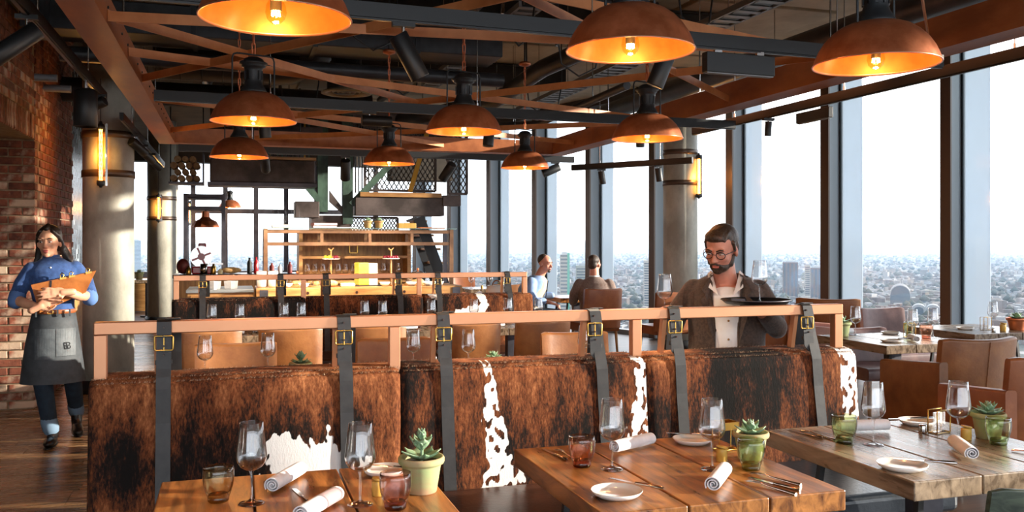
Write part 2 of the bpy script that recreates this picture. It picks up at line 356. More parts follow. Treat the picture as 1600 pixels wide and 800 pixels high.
# ---- right-hand facade: bays of glass between deep mullions
def q(i, a, n, z): return tuple(WP0+WD*(i*WS+a)+WN*n+Vector((0,0,z)))
def wbox(mb, i, a0, a1, n0, n1, z0, z1):
    P = [q(i,a0,n0,z0),q(i,a1,n0,z0),q(i,a1,n1,z0),q(i,a0,n1,z0),q(i,a0,n0,z1),q(i,a1,n0,z1),q(i,a1,n1,z1),q(i,a0,n1,z1)]
    return mb.add(P, [(0,3,2,1),(4,5,6,7),(0,1,5,4),(1,2,6,5),(2,3,7,6),(3,0,4,7)])
ordw = 'first second third fourth fifth sixth seventh eighth ninth tenth'.split()
for n, i in enumerate(range(-8, 9)):
    w = thing('window_%d' % (n+1), None, None); struct(w, 'tall glazed facade bay with grey mullion and blue side panel' if not 0 <= i < 9 else ordw[i]+' tall facade bay counted from the near end of the window wall')
    wbox(MB(), i, -.01, .11, .235, .262, 0, 3.9).build('mullion_cap', m_mull, w)
    wbox(MB(), i, 0, .1, -.02, .235, 0, 3.9).build('mullion', m_mullg, w)
    wbox(MB(), i, -.022, 0, -.02, .03, 0, 3.9).build('gasket', m_gasket, w)
    wbox(MB(), i, -.31, -.022, -.012, .004, .05, 3.9).build('side_panel', g_fin, w)
    wbox(MB(), i, -WS+.1, -.31, -.012, .004, .05, 3.9).build('pane', g_pane, w)
    wbox(MB(), i, -WS+.1, 0, -.05, .08, -.01, .06).build('sill', m_mullg, w)
fb = MB()
for i in range(-8, 9): wbox(fb, i, -WS, 0, -.1, .3, 3.78, 4.0)
struct(fb.build('trim_1', m_fascia), 'dark bronze fascia along the head of the window wall')
# ---- far glazed wall
fw = thing('window_18', None, None); struct(fw, 'far glazed wall with slim dark frames and a transom')
xs = [-5.9, -4.6, -3.3, -2.1, -.8, -.12, .54, 1.2, 1.88, 2.55, 3.25, 3.95]
for a, b2 in zip(xs[:-1], xs[1:]):
    MB().bx(a-.05, a+.05, 20.9, 21.05, .8, 3.25).build('mullion', m_dsteel, fw)
    MB().bx(a+.05, b2-.05, 20.96, 20.975, .85, 3.25).build('pane', g_pane, fw)
MB().bx(-.8, 3.95, 20.91, 21.03, 2.14, 2.24).build('transom', m_dsteel, fw)
MB().bx(-6, 3.95, 20.85, 21.1, .72, .85).build('sill', m_dsteel, fw)
struct(MB().bx(-6.1, 4.1, 20.8, 21.1, 0, .72).build('wall_far', m_bwood), 'low timber wall under the far windows')
struct(MB().bx(-6.1, 4.1, 20.7, 21.1, 3.25, 4.0).build('wall_bulkhead', m_fascia), 'dark bulkhead above the far windows')
# ---- unseen glazed wall added behind the camera to let in fill daylight
bw = thing('window_19', None, None); struct(bw, 'unseen glazed wall added at the near end of the room for fill daylight')
x = -6.0
while x < wx(-4):
    MB().bx(x-.05, x+.05, -4.1, -3.95, 0, 3.9).build('mullion', m_dsteel, bw)
    MB().bx(x+.05, min(x+1.85, wx(-4)), -4.03, -4.015, .05, 3.9).build('pane', g_pane, bw); x += 1.9
# ---- concrete columns with lamp straps
def column(name, x, y, r, top, label, straps, base=True):
    c = thing(name, None, None, (x, y, 0)); struct(c, label)
    MB().lathe([(0,0),(r,0),(r,top),(0,top)], n=40).build('shaft', m_conc, c)
    if base: MB().lathe([(r,.0),(r+.035,0),(r+.035,.13),(r,.13)], n=40).build('base_ring', m_black, c)
    for z in straps: MB().lathe([(r,z-.035),(r+.01,z-.035),(r+.01,z+.035),(r,z+.035)], n=40).build('strap', m_mull, c)
    return c
column('column_1', -1.18, 9.8, .24, 4.0, 'concrete column with amber tube lamp beside the waitress', (2.18, 2.57))
column('column_2', -1.22, 17.6, .25, 4.0, 'concrete column standing far down the aisle with a tube lamp', (1.93, 2.3))
column('column_3', -1.27, 20.2, .2, 4.0, 'slim concrete column tucked behind the far aisle column', (), False)
column('column_4', 6.07, 11.3, .24, 4.0, 'concrete column by the window wall behind the man in tweed', (2.33, 2.76))
# ---- outside: the city far below, hills, haze
SC = lambda r, g, b: tuple(c*.46 for c in S(r,g,b)[:3])+(1,)      # city colours darkened to offset the strong sky and interior exposure
m_city = bpy.data.materials.new('city ground'); m_city.use_nodes = True
N, L = m_city.node_tree.nodes, m_city.node_tree.links; b = N['Principled BSDF']; b.inputs['Roughness'].default_value = .9
tcc = N.new('ShaderNodeTexCoord')
n1 = N.new('ShaderNodeTexNoise'); n1.inputs['Scale'].default_value = .0022; n1.inputs['Detail'].default_value = 10; n1.inputs['Roughness'].default_value = .7
v1 = N.new('ShaderNodeTexVoronoi'); v1.inputs['Scale'].default_value = .022; v1.inputs['Randomness'].default_value = .9
r1 = N.new('ShaderNodeValToRGB'); e = r1.color_ramp.elements; e[0].position = .36; e[0].color = SC(34,52,40); e[1].position = .66; e[1].color = SC(116,110,104)
x1 = e.new(.48); x1.color = SC(62,70,62); x1 = e.new(.56); x1.color = SC(88,74,66)
sh = N.new('ShaderNodeSeparateColor'); r3 = N.new('ShaderNodeValToRGB'); r3.color_ramp.elements[0].position = .6; r3.color_ramp.elements[1].position = .9
r3.color_ramp.elements[0].color = (0,0,0,1); r3.color_ramp.elements[1].color = (1,1,1,1)
mx = N.new('ShaderNodeMixRGB'); mx.inputs[2].default_value = SC(150,146,144)
L.new(tcc.outputs['Object'], n1.inputs[0]); L.new(tcc.outputs['Object'], v1.inputs[0]); L.new(n1.outputs[0], r1.inputs[0]); L.new(v1.outputs['Color'], sh.inputs[0]); L.new(sh.outputs[0], r3.inputs[0])
L.new(r3.outputs[0], mx.inputs[0]); L.new(r1.outputs[0], mx.inputs[1]); L.new(mx.outputs[0], b.inputs['Base Color'])
GZ = -90
struct(MB().add([(-20000,-2000,GZ),(40000,-2000,GZ),(40000,40000,GZ),(-20000,40000,GZ)], [(0,1,2,3)]).build('ground', m_city), 'city districts spread out far below the windows')
m_hill = mat('wooded hills', SC(40,56,46), SC(70,78,66), rough=1, scale=.004, detail=8)
hb = MB()
for ring, (dist, base, amp) in enumerate(((9000, 16, 26), (15000, 60, 60), (24000, 90, 110))):
    pts = []
    for k in range(121):
        az = math.radians(-22+k*.75); h = GZ+base+amp*(noise.noise(Vector((k*.09+ring*9, ring*3.1, 0)))*.8+noise.noise(Vector((k*.4, ring, 4)))*.25)
        pts.append((math.sin(az)*dist, math.cos(az)*dist, h))
    vs = [(p[0]*.8, p[1]*.8, GZ) for p in pts]+pts+[(p[0]*1.2, p[1]*1.2, GZ) for p in pts]; n = len(pts)
    hb.add(vs, [(r*n+k, r*n+k+1, (r+1)*n+k+1, (r+1)*n+k) for r in range(2) for k in range(n-1)], True)
struct(hb.build('hills', m_hill), 'low wooded hills along the skyline')
m_blk = mat('city roofs and walls', SC(84,66,58), SC(140,132,126), rough=.9, scale=.006, detail=2, lo=.42, hi=.6)
m_blk2 = mat('white rendered blocks', SC(150,152,154), rough=.8)
TW = [(34.9,1540),(35.9,1600),(36.5,1500),(37.2,1480),(37.0,2300),(20.9,1100),(22.2,1120),(26.4,1250),(-5.4,2600),(12.5,2400),(41.1,1420)]+[(42.1+.75*k,1240) for k in range(5)]
TW = [(math.sin(math.radians(a))*d, math.cos(math.radians(a))*d) for a, d in TW]
rng = random.Random(3); cb2 = MB(); cw = MB(); tr = MB()
for k in range(14000):
    az = math.radians(rng.uniform(-16, 56)); d = 900*math.exp(rng.random()*2.1); x, y = math.sin(az)*d, math.cos(az)*d
    w, l, h = rng.uniform(4, 10), rng.uniform(6, 20), rng.uniform(4, 8)*(2.2 if rng.random() < .06 else 1)
    if any(abs(x-p[0]) < 50 and abs(y-p[1]) < 50 for p in TW): continue
    t = rng.uniform(0, PI); c, s = math.cos(t), math.sin(t)
    P = [(x+c*a-s*bb, y+s*a+c*bb) for a, bb in ((-w/2,-l/2),(w/2,-l/2),(w/2,l/2),(-w/2,l/2))]
    (cw if rng.random() < .3 else cb2).add([(p[0],p[1],GZ) for p in P]+[(p[0],p[1],GZ+h) for p in P], [(4,5,6,7),(0,1,5,4),(1,2,6,5),(2,3,7,6),(3,0,4,7)])
for k in range(5000):
    az = math.radians(rng.uniform(-16, 56)); d = 900*math.exp(rng.random()*2.0); x, y = math.sin(az)*d, math.cos(az)*d; r = rng.uniform(4, 11)
    if any(abs(x-p[0]) < 50 and abs(y-p[1]) < 50 for p in TW): continue
    tr.add([(x+r,y,GZ+r*.6),(x,y+r,GZ+r*.5),(x-r,y,GZ+r*.6),(x,y-r,GZ+r*.55),(x,y,GZ+r*1.3),(x,y,GZ)], [(0,1,4),(1,2,4),(2,3,4),(3,0,4),(1,0,5),(2,1,5),(3,2,5),(0,3,5)], True)
tag(cb2.build('city_roofscape', m_blk), 'countless brick and tile houses spread below the windows', 'houses', kind='stuff')
tag(cw.build('city_pale_roofscape', m_blk2), 'countless pale rendered sheds and terraces among the brick houses', 'houses', kind='stuff')
tag(tr.build('city_treetops', mat('winter trees', SC(38,50,36), SC(62,66,50), rough=1, scale=.02)), 'countless bare and evergreen trees among the city streets', 'trees', kind='stuff')
m_tw1 = mat('brown brick tower', SC(116,88,76), rough=.9); m_tw2 = mat('cream clad tower', SC(178,172,164), rough=.8); m_tw3 = mat('blue grey tower', SC(104,122,140), rough=.6); m_tw4 = mat('green glass tower edge', SC(60,168,140), rough=.4); m_twg = mat('tower glazing', SC(64,78,92), rough=.25)
def tower(name, az, d, w, dep, h, m, label, cols=5, fin=None, band=3.4, vert=False):
    a = math.radians(az); t = thing(name, label, 'building', (math.sin(a)*d, math.cos(a)*d, GZ), -a)
    MB().bx(-w/2, w/2, -dep/2, dep/2, 0, h).build('shell', m, t)
    if vert:
        for k in range(cols):
            xx = -w/2+w*(k+.5)/cols; MB().bx(xx-w/cols*.25, xx+w/cols*.25, -dep/2-.3, -dep/2+.1, 2, h-2).build('window_strip', m_twg, t)
    else:
        z = 3
        while z < h-2: MB().bx(-w/2+1, w/2-1, -dep/2-.3, -dep/2+.1, z, z+band*.45).build('window_strip', m_twg, t); z += band
    MB().bx(-w*.3, w*.3, -dep*.3, dep*.3, h, h+3).build('roof_plant', m_mullg, t)
    if fin: MB().bx(w/2-2, w/2+.8, -dep/2-.6, dep/2, 0, h+2).build('corner_fin', fin, t)
    return t
tower('tower_block', 34.9, 1540, 24, 20, 58, m_tw1, 'brown striped tower block just right of the tweed man, nearest pair', 4, vert=True)
tower('tower_block', 35.9, 1600, 9, 20, 52, m_tw2, 'narrow cream tower attached beside the brown striped tower', 2)
tower('tower_block', 36.5, 1500, 22, 20, 50, m_tw1, 'second brown tower seen in the pane beyond the tray', 4, vert=True)
tower('tower_block', 37.2, 1480, 12, 18, 44, m_tw2, 'cream tower at the mullion edge beyond the tray', 2)
tower('tower_block', 37.0, 2300, 30, 20, 84, m_tw3, 'pale blue tower standing behind the brown pair', 5)
tower('tower_block', 20.9, 1100, 11, 16, 76, m_tw2, 'white balconied tower with green edge between the seated men', 3, m_tw4, 4.4)
tower('tower_block', 22.2, 1120, 22, 16, 62, m_tw2, 'wide white tower beside the green-edged one', 4, band=3.6)
tower('tower_block', 26.4, 1250, 20, 16, 66, m_tw2, 'white banded tower left of the concrete window column', 5, band=3.4)
tower('tower_block', -5.4, 2600, 26, 20, 96, m_tw3, 'hazy blue tower seen left of the far aisle column', 4)
tower('tower_block', 12.5, 2400, 24, 20, 60, m_tw1, 'small brown tower in the third far window', 4)
t = thing('arched_hall', 'grey barrel-roofed hall among the streets below the window table', 'building', (math.sin(math.radians(41.1))*1420, math.cos(math.radians(41.1))*1420, GZ), -math.radians(41))
MB().loft([[(x0, yy, 0), (x0+0, yy, 16)]+[(13*math.cos(PI-a*PI/10), yy, 16+13*math.sin(a*PI/10)) for a in range(1, 10)]+[(13, yy, 16), (13, yy, 0)] for yy, x0 in ((-30,-13), (30,-13))], False).build('vault', m_twg, t)
for k in range(8): MB().tube([(13.2*math.cos(PI-a*PI/10), -30+k*8, 16+13.2*math.sin(a*PI/10)) for a in range(11)], .7, 5).build('rib', m_blk2, t)
for k in range(5):
    a = math.radians(42.1+k*.75); t = thing('gabled_shed', ordw[k]+' white arched shed of the row beneath the window table', 'building', (math.sin(a)*1240, math.cos(a)*1240, GZ), -a, 'row of arched white sheds')
    MB().loft([[(8*math.cos(PI-j*PI/8), yy, 7+6*math.sin(j*PI/8)) for j in range(9)]+[(8, yy, 0), (-8, yy, 0)] for yy in (-14, 14)], False).build('hall', m_blk2, t)
    MB().loft([[(5.5*math.cos(PI-j*PI/8), yy, 6+4*math.sin(j*PI/8)) for j in range(9)]+[(5.5, yy, 0), (-5.5, yy, 0)] for yy in (-14.4, -13.8)], False).build('glazed_end', m_twg, t)
m_haze = bpy.data.materials.new('winter haze'); m_haze.use_nodes = True; N, L = m_haze.node_tree.nodes, m_haze.node_tree.links
N.remove(N['Principled BSDF']); vs_ = N.new('ShaderNodeVolumeScatter'); vs_.inputs['Density'].default_value = .00062; vs_.inputs['Color'].default_value = (.082,.116,.158,1); vs_.inputs['Anisotropy'].default_value = 0
L.new(vs_.outputs[0], N['Material Output'].inputs['Volume'])
tag(MB().bx(-19000, 39000, 300, 39000, GZ+.5, 40).build('haze', m_haze), 'pale winter haze lying over the city', 'haze', kind='stuff')
# ================================================================ CEILING FRAME, RAILS, LAMPS, SERVICES
fr = thing('ceiling_frame', 'rust brown steel frame with crossing flat bars hung over the tables', 'steel frame', (0,0,2.6))
MB().bx(-.765,-.595, 1.5, 10.7, 0, .022).bx(-.61,-.595, 1.5, 10.7, .022, .16).bx(-.765,-.75, 1.5, 10.7, .022, .16).build('channel_beam', m_corten, fr)
MB().bx(3.85,4.05, 1.5, 10.7, 0, .022).bx(3.85,3.87, 1.5, 10.7, .022, .19).bx(4.03,4.05, 1.5, 10.7, .022, .19).build('channel_beam', m_corten, fr)
MB().bx(-.595,3.85, 10.5, 10.7, 0, .022).bx(-.595,3.85, 10.5, 10.52, .022, .165).bx(-.595,3.85, 10.68, 10.7, .022, .165).build('channel_beam', m_corten, fr)
bolt_me = MB().cyl((-.004,0,0), (.006,0,0), .008, n=6).mesh('bolt', m_black)
for k in range(24): o = link('bolt', bolt_me, fr); o.location = (-.594, 3.4+k*.3, .085)
SL = [(-.59,4.876,3.84,4.48),(-.59,4.87,1.78,7.56),(-.59,6.70,1.5,3.53),(-.59,5.81,3.84,7.6),(-.59,9.78,3.84,4.25),(1.0,3.67,3.84,6.33),(1.3,3.9,3.84,4.79),(2.6,2.9,3.84,4.17),(-.59,7.81,3.84,9.75),(-.59,7.62,2.45,10.5),(.2,10.5,3.84,7.95)]
for k, (a, b2, c, d) in enumerate(SL): MB().beam((a,b2,.035+.004*k), (c,d,.035+.004*k), .007, .052).build('flat_bar', m_slat, fr)
rod = MB()
for (x, y) in ((-.68,3.9),(-.68,6.4),(-.68,9),(3.95,3.6),(3.95,5.2),(3.95,7),(3.95,9)): MB().cyl((x,y,.02),(x,y,1.35),.006,n=6).build('hanger_rod', m_steel, fr)
# ---- black lighting rails
def rail(p, q_, label, name='lighting_rail', w=.035, h=.065):
    p, q_ = Vector(p), Vector(q_); t = thing(name, label, 'lighting rail', p)
    MB().beam((0,0,0), q_-p, w, h).build('rail_body', m_black, t)
    MB().beam((0,0,-h/2-.004), q_-p+Vector((0,0,-h/2-.004)), w*.55, .01).build('track_slot', m_blackg, t)
    n = max(2, int((q_-p).length/1.4))
    for k in range(n):
        c = (q_-p)*((k+.5)/n); MB().cyl(c+Vector((0,0,h/2)), c+Vector((0,0,4.0-p.z)), .004, n=5).build('suspension_wire', m_steel, t)
        MB().cyl(c+Vector((0,0,h/2)), c+Vector((0,0,h/2+.03)), .008, n=8).build('wire_grip', m_steel, t)
    return t
rail((-.5,3.80,2.5), (3.75,3.98,2.5), 'black lighting rail crossing above the front tables')
rail((-.5,6.50,2.5), (4.1,6.67,2.5), 'black lighting rail crossing above the middle tables')
rail((-.53,10.03,2.5), (3.96,10.05,2.5), 'black lighting rail crossing in front of the far beam')
rail((-.93,2.5,2.62), (-.93,7.5,2.62), 'near black track along the aisle by the brick wall')
rail((-.93,8.6,2.62), (-.93,13.8,2.62), 'far black track along the aisle past the first column')
rail((4.22,3.2,2.56), (4.22,7.6,2.56), 'black track running under the right-hand beam beside the windows')
rail((5.1,9.2,2.45), (4.15,10.6,2.45), 'short black track beyond the lamps near the seated men')
def spot(top, aim, label, ln=.2, r=.045, lit=False, drop=.05, energy=0):
    """cylinder spotlight hung from a rail: top = point on the rail underside, aim = beam direction"""
    top = Vector(top); a = Vector(aim).normalized(); t = thing('track_spotlight', label, 'spotlight', top)
    j = Vector((0,0,-drop)); MB().bx(-.05,.05,-.016,.016,-.022,.0).build('adaptor', m_black, t)
    MB().cyl((0,0,-.02), j-Vector((0,0,.02)), .008, n=8).build('stem', m_steel, t)
    c0 = j-a*ln*.25+Vector((0,0,-r)); c1 = c0+a*ln
    b_ = MB().tube([c0, c0+a*.004, c1-a*.004, c1, c1-a*.003, c1-a*.035], [r*.9, r, r, r*.99, r*.9, r*.8], 24).build('barrel', m_black, t)
    MB().tube([c1-a*.034, c1-a*.03], [r*.8, r*.8], 24).build('lens', MATS['lit lens'] if lit else m_steel, t)
    if energy:
        ld = bpy.data.lights.new('spot_beam', 'SPOT'); lo = bpy.data.objects.new('spot_beam', ld); col.objects.link(lo); lo.parent = t
        ld.energy = energy; ld.color = (1,.82,.6); ld.spot_size = math.radians(70); ld.spot_blend = .6; ld.shadow_soft_size = .03
        lo.location = c1+a*.01; lo.rotation_euler = a.to_track_quat('-Z','Y').to_euler()
    return t
mat('lit lens', S(250,200,120), rough=.3, emit=(1,.72,.36,1), estr=1.6)
spot((.72,3.86,2.463), (.5,.1,-.85), 'large black spotlight with glowing lens beside the front left lamp', .21, .043, True, .06, 60)
spot((2.02,3.905,2.463), (-.3,.2,-.9), 'black spotlight half hidden below the front middle copper lamp', .2, .043, False, .02, 60)
spot((4.22,3.62,2.52), (-.35,-.25,-.8), 'grey spotlight at the near end of the window track', .15, .03, False, .02)
spot((-.93,4.75,2.585), (-.75,-.15,-.65), 'black spotlight pointing down at the top corner by the brick wall', .25, .045, False, .06, 40)
spot((-.93,7.15,2.585), (-.75,.3,-.35), 'black spotlight on aisle track beside the canister', .22, .04, False, .03)
spot((-.93,9.7,2.585), (.45,.8,-.4), 'first black spotlight on the far aisle track', .25, .045, True, .05)
spot((-.93,10.7,2.585), (.45,.8,-.4), 'middle black spotlight on the far aisle track', .25, .045, True, .05)
spot((-.93,11.7,2.585), (.45,.8,-.4), 'last black spotlight on the far aisle track', .25, .045, True, .05)
spot((.97,6.56,2.463), (1,.05,0), 'black spotlight lying level above the far middle lamp', .22, .04, False, .03)
spot((.22,6.53,2.463), (.1,.1,-1), 'black spotlight peeping below the middle left copper lamp', .18, .042, True, .05, 50)
spot((1.9,6.60,2.463), (-.1,-.1,-1), 'black spotlight peeping below the central copper lamp', .18, .042, True, .05, 50)
spot((3.2,6.64,2.463), (0,0,-1), 'black spotlight below the middle right copper lamp', .16, .035, False, .03, 50)
spot((.35,10.04,2.463), (.1,.75,-.65), 'dark spotlight under the far left copper lamp', .2, .05, False, .03, 170)
spot((1.22,10.04,2.463), (.05,.55,-.83), 'dark spotlight hanging before the green steel posts', .24, .055, False, .05, 170)
spot((2.42,10.05,2.463), (-.35,.6,-.7), 'tilted dark spotlight hanging right of the far middle lamp', .24, .055, False, .05, 170)
spot((3.72,10.05,2.463), (-.9,.2,-.4), 'dark spotlight tilted sideways under the far right copper lamp', .22, .05, False, .03)
spot((4.22,6.35,2.52), (0,.1,-1), 'small spotlight on the window track before the concrete column', .12, .028, False, .03)
spot((4.85,9.57,2.41), (.2,.1,-1), 'small spotlight on the short track near the seated men', .16, .04, False, .03)
spot((4.4,10.23,2.41), (.2,.1,-1), 'small spotlight at the far end of the short track', .16, .04, False, .03)
t = thing('canister_light', 'black canister downlight hanging on the aisle track beside the column', 'spotlight', (-.93,6.55,2.585))
MB().lathe([(0,-.06),(.055,-.06),(.075,-.075),(.075,-.31),(.068,-.315),(.066,-.29),(0,-.29)], n=28).build('barrel', m_black, t); MB().cyl((0,0,-.06),(0,0,0),.012).build('stem', m_steel, t)
t = thing('linear_fitting', 'flat black box fitting clipped under the front lighting rail', 'light fitting', (2.44,3.93,2.393)); MB().beam((-.2,-.009,0),(.2,.009,0),.05,.1).build('housing', m_black, t, .004); MB().beam((-.195,-.008,-.052),(.195,.008,-.052),.035,.006).build('diffuser', m_mullg, t)
for k in (-.12,.12): MB().bx(k-.02,k+.02,-.01,.01,.05,.07).build('clip', m_steel, t)
t = thing('linear_fitting', 'small black box fitting clipped under the window track', 'light fitting', (4.22,5.75,2.47)); MB().bx(-.02,.02,-.2,.2,-.05,.03).build('housing', m_black, t, .004); MB().bx(-.012,.012,-.19,.19,-.056,-.05).build('diffuser', m_mullg, t)
# ---- copper dome pendants
m_bulb = mat('glowing filament', S(255,190,90), emit=(1,.55,.16,1), estr=60)
g_bulb = glass('amber bulb glass', (1,.86,.6,1), 1.45)
R = .225
dome_o = [(.052,.152),(.075,.150),(.10,.146),(.128,.134),(.158,.112),(.185,.083),(.206,.050),(.219,.020),(.2255,0)]
dome_i = [(.2215,.001),(.215,.022),(.202,.051),(.181,.083),(.154,.110),(.125,.131),(.098,.142),(.05,.147)]
neck = [(.0,.345),(.03,.343),(.05,.333),(.058,.318),(.074,.313),(.074,.304),(.060,.300),(.064,.292),(.052,.286),(.047,.27),(.045,.215),(.050,.195),(.064,.172),(.072,.158),(.072,.15),(.04,.15)]
dome_me = MB().lathe(dome_o, n=48).mesh('dome', m_copper_out); lin_me = MB().lathe(dome_i, n=48).mesh('lining', m_copper_in)
rim_me = MB().lathe([(.2255,.0),(.2285,-.002),(.2275,-.006),(.2225,-.005),(.2215,.001)], n=48).mesh('rim', mat('worn copper rim', S(210,150,120), rough=.3, metal=.8))
neck_me = MB().lathe(neck, n=28).mesh('neck', m_cast)
slots = MB()
for k in range(10):
    a = k*PI/5; slots.beam((.0455*math.cos(a),.0455*math.sin(a),.218),(.0455*math.cos(a),.0455*math.sin(a),.268),.008,.01,up=(math.cos(a),math.sin(a),0))
slot_me = slots.mesh('vent_slots', m_blackg)
hoop_me = MB().tube([(-.115,0,.14),(-.115,0,.33),(-.108,0,.35),(-.09,0,.357),(.09,0,.357),(.108,0,.35),(.115,0,.33),(.115,0,.14)], .005, 8).mesh('bracket_hoop', m_cast)
bulb_me = MB().lathe([(0,-.075),(.012,-.073),(.026,-.06),(.032,-.04),(.029,-.018),(.018,.004),(.014,.02)], n=18).mesh('bulb_glass', g_bulb)
fil = MB()
for k in range(6): a = k*PI/3; fil.cyl((.012*math.cos(a),.012*math.sin(a),-.05),(.009*math.cos(a+.5),.009*math.sin(a+.5),-.012),.0032,n=5)
fil_me = fil.mesh('filament', m_bulb)
sock_me = MB().lathe([(.016,.02),(.018,.02),(.018,.06),(.03,.075),(.03,.147)], n=16).mesh('socket', m_cast)
lk = []
for k in range(10): a = 2*PI*k/10; lk.append((.009*math.cos(a), 0, (.022 if math.sin(a) >= 0 else -.022)+.009*math.sin(a)))
link_me = MB().tube(lk, .0036, 6, closed=True).mesh('chain_link', m_chain)
can_me = MB().lathe([(0,.03),(.05,.03),(.056,.02),(.056,.004),(.045,0),(.012,-.012),(0,-.012)], n=20).mesh('ceiling_rose', m_copper_out)
def pendant(x, y, z, label, rz, top, rose=False, en=11, links=True):
    t = thing('pendant_lamp', label, 'pendant lamp', (x,y,z), rz, 'copper dome pendant lamps')
    for n_, me in (('dome',dome_me),('lining',lin_me),('rim',rim_me),('neck',neck_me),('vent_slots',slot_me),('bracket_hoop',hoop_me),('socket',sock_me)): link(n_, me, t)
    b_ = link('bulb', bulb_me, t); b_.location = (0,0,.055); f_ = link('filament', fil_me, b_)
    zz = .37; k = 0
    if links:
        while zz < top-z-.02:
            o = link('chain_link', link_me, t); o.location = (0,0,zz+.02); o.rotation_euler = (0,0,(k % 2)*PI/2); zz += .052; k += 1
    else: MB().cyl((0,0,.345),(0,0,top-z),.006,n=6).build('cord', m_black, t)
    if rose or not links: o = link('ceiling_rose', can_me, t); o.location = (0,0,top-z-.01)
    if rose: MB().cyl((0,0,top-z+.01),(0,0,3.95-z),.008,n=6).build('hanger_rod', m_black, t)
    ld = bpy.data.lights.new('bulb_light', 'POINT'); lo = bpy.data.objects.new('bulb_light', ld); col.objects.link(lo); lo.parent = t
    ld.energy = en; ld.color = (1,.50,.17); ld.shadow_soft_size = .028; lo.location = (0,0,-.035)
    return t
PL = [(431,3,.13,2.79,'front left copper dome pendant cut by the top of the frame',2.18),(0,0,1.345,2.87,'front middle copper dome pendant with glaring bulb',2.178),(0,0,2.295,2.757,'front right copper dome pendant nearest the windows',2.164),
      (0,0,.116,5.01,'middle row copper dome pendant next to the left-hand beam',2.155),(0,0,1.325,5.15,'central copper dome pendant on a long chain',2.16),(0,0,2.53,5.15,'middle row copper dome pendant next to the right-hand beam',2.16),
      (0,0,.063,7.43,'far row copper dome pendant nearest the aisle',2.18),(0,0,1.328,7.80,'far row copper dome pendant before the green steel posts',2.19),(0,0,2.637,7.95,'far row copper dome pendant nearest the windows',2.20)]
for k, p in enumerate(PL): pendant(p[2], p[3], p[5], p[4], .3, 3.95 if k not in (7, 8) else 3.17, k in (7, 8), 6.5 if k < 6 else 6)
pendant(-.02, 19.4, 2.22, 'tiny copper dome pendant hanging by the far windows', .3, 3.72, en=6, links=False)
# ---- amber tube lamps strapped to the columns
m_tube = mat('amber filament tube', S(255,170,60), emit=(1,.50,.10,1), estr=9)
g_tube = glass('amber tube glass', (1,.82,.5,1), 1.45)
def tube_lamp(x, y, z0, z1, label, en=5, r=.032, cord=None):
    t = thing('tube_lamp', label, 'wall lamp', (x,y,z0))
    h = z1-z0
    MB().lathe([(0,-.07),(.012,-.07),(.018,-.055),(r,-.05),(r+.006,-.03),(r+.006,0),(r,0)], n=18).build('lower_cap', m_cast, t)
    MB().lathe([(r,h),(r+.006,h),(r+.006,h+.03),(r,h+.05),(.018,h+.055),(.012,h+.08),(0,h+.08)], n=18).build('upper_cap', m_cast, t)
    MB().lathe([(r,0),(r,h)], n=20).build('glass_tube', g_tube, t)
    f_ = MB()
    for k in range(4):
        a = k*PI/2+.4; f_.tube([(.014*math.cos(a+s*.9), .014*math.sin(a+s*.9), h*s/10) for s in range(11)], .0045, 6)
    f_.build('filament', m_tube, t)
    MB().cyl((.0,.0,h+.07),(0,0,h+.5 if cord is None else cord-z0),.004,n=6).build('cord', m_black, t)
    MB().beam((.05,.02,-.05),(.05,.02,h+.06),.02,.02).build('back_bar', m_steel, t)
    ld = bpy.data.lights.new('tube_light', 'POINT'); lo = bpy.data.objects.new('tube_light', ld); col.objects.link(lo); lo.parent = t
    ld.energy = en; ld.color = (1,.5,.13); ld.shadow_soft_size = .06; lo.location = (0,-.02,h/2)
    return t
tube_lamp(-1.215, 9.505, 2.10, 2.60, 'glowing amber tube lamp on the near aisle column')
tube_lamp(-1.25, 17.28, 1.92, 2.30, 'glowing amber tube lamp on the far aisle column', 6, .04)
tube_lamp(-.85, 19.7, 1.9, 2.3, 'small amber tube lamp beyond the far aisle column', 6, .05, 3.72)
tube_lamp(6.23, 11.06, 2.17, 2.66, 'glowing amber tube lamp on the column by the windows', 6, .04)
# ---- services above the frame
t = thing('air_duct', 'black rectangular duct crossing the aisle ceiling', 'duct', (0,8.14,3.21)); MB().bx(-1.6,2.4,-.26,.26,0,.26).build('casing', m_duct, t, .01)
for x in (-1.4,-.3,.7,1.6): MB().bx(x-.02,x+.02,-.28,.28,-.02,.28).build('flange', m_black, t)
t = thing('air_duct', 'black round spiral duct with swept elbow above the middle lamps', 'duct', (-.18,9.55,3.33))
MB().tube([(-.55,0,0),(0,0,0),(.55,0,0)], .2, 22).build('straight_run', m_duct, t)
MB().tube([(.55,0,0),(.75,0,.02),(.92,-.02,.09),(1.02,-.04,.2),(1.06,-.06,.38),(1.06,-.06,.6)], .21, 22).build('elbow', m_duct, t)
for x in [-.5+.2*k for k in range(6)]: MB().lathe([(.2,-.008),(.209,0),(.2,.008)], n=22).build('seam_ring', m_black, t).matrix_local = Matrix.Translation((x,0,0)) @ Matrix.Rotation(PI/2,4,'Y')
t = thing('air_diffuser', 'round black ceiling diffuser hanging above the central lamp', 'diffuser', (1.1,8.98,2.99))
MB().lathe([(.19,.0),(.19,.16),(.15,.3),(.15,.7),(0,.7)], n=30).build('neck', m_black, t)
MB().lathe([(.19,.03),(.25,.005),(.25,-.008),(.2,-.012),(.17,.02)], n=36).build('flange', mat('bronze flange', S(110,96,72), rough=.4, metal=.4), t)
for r_ in (.13,.085,.04): MB().lathe([(r_+.03,.03),(r_,-.005),(r_-.004,-.002),(r_+.024,.035)], n=30).build('cone_ring', m_mullg, t)
rngp = random.Random(5)
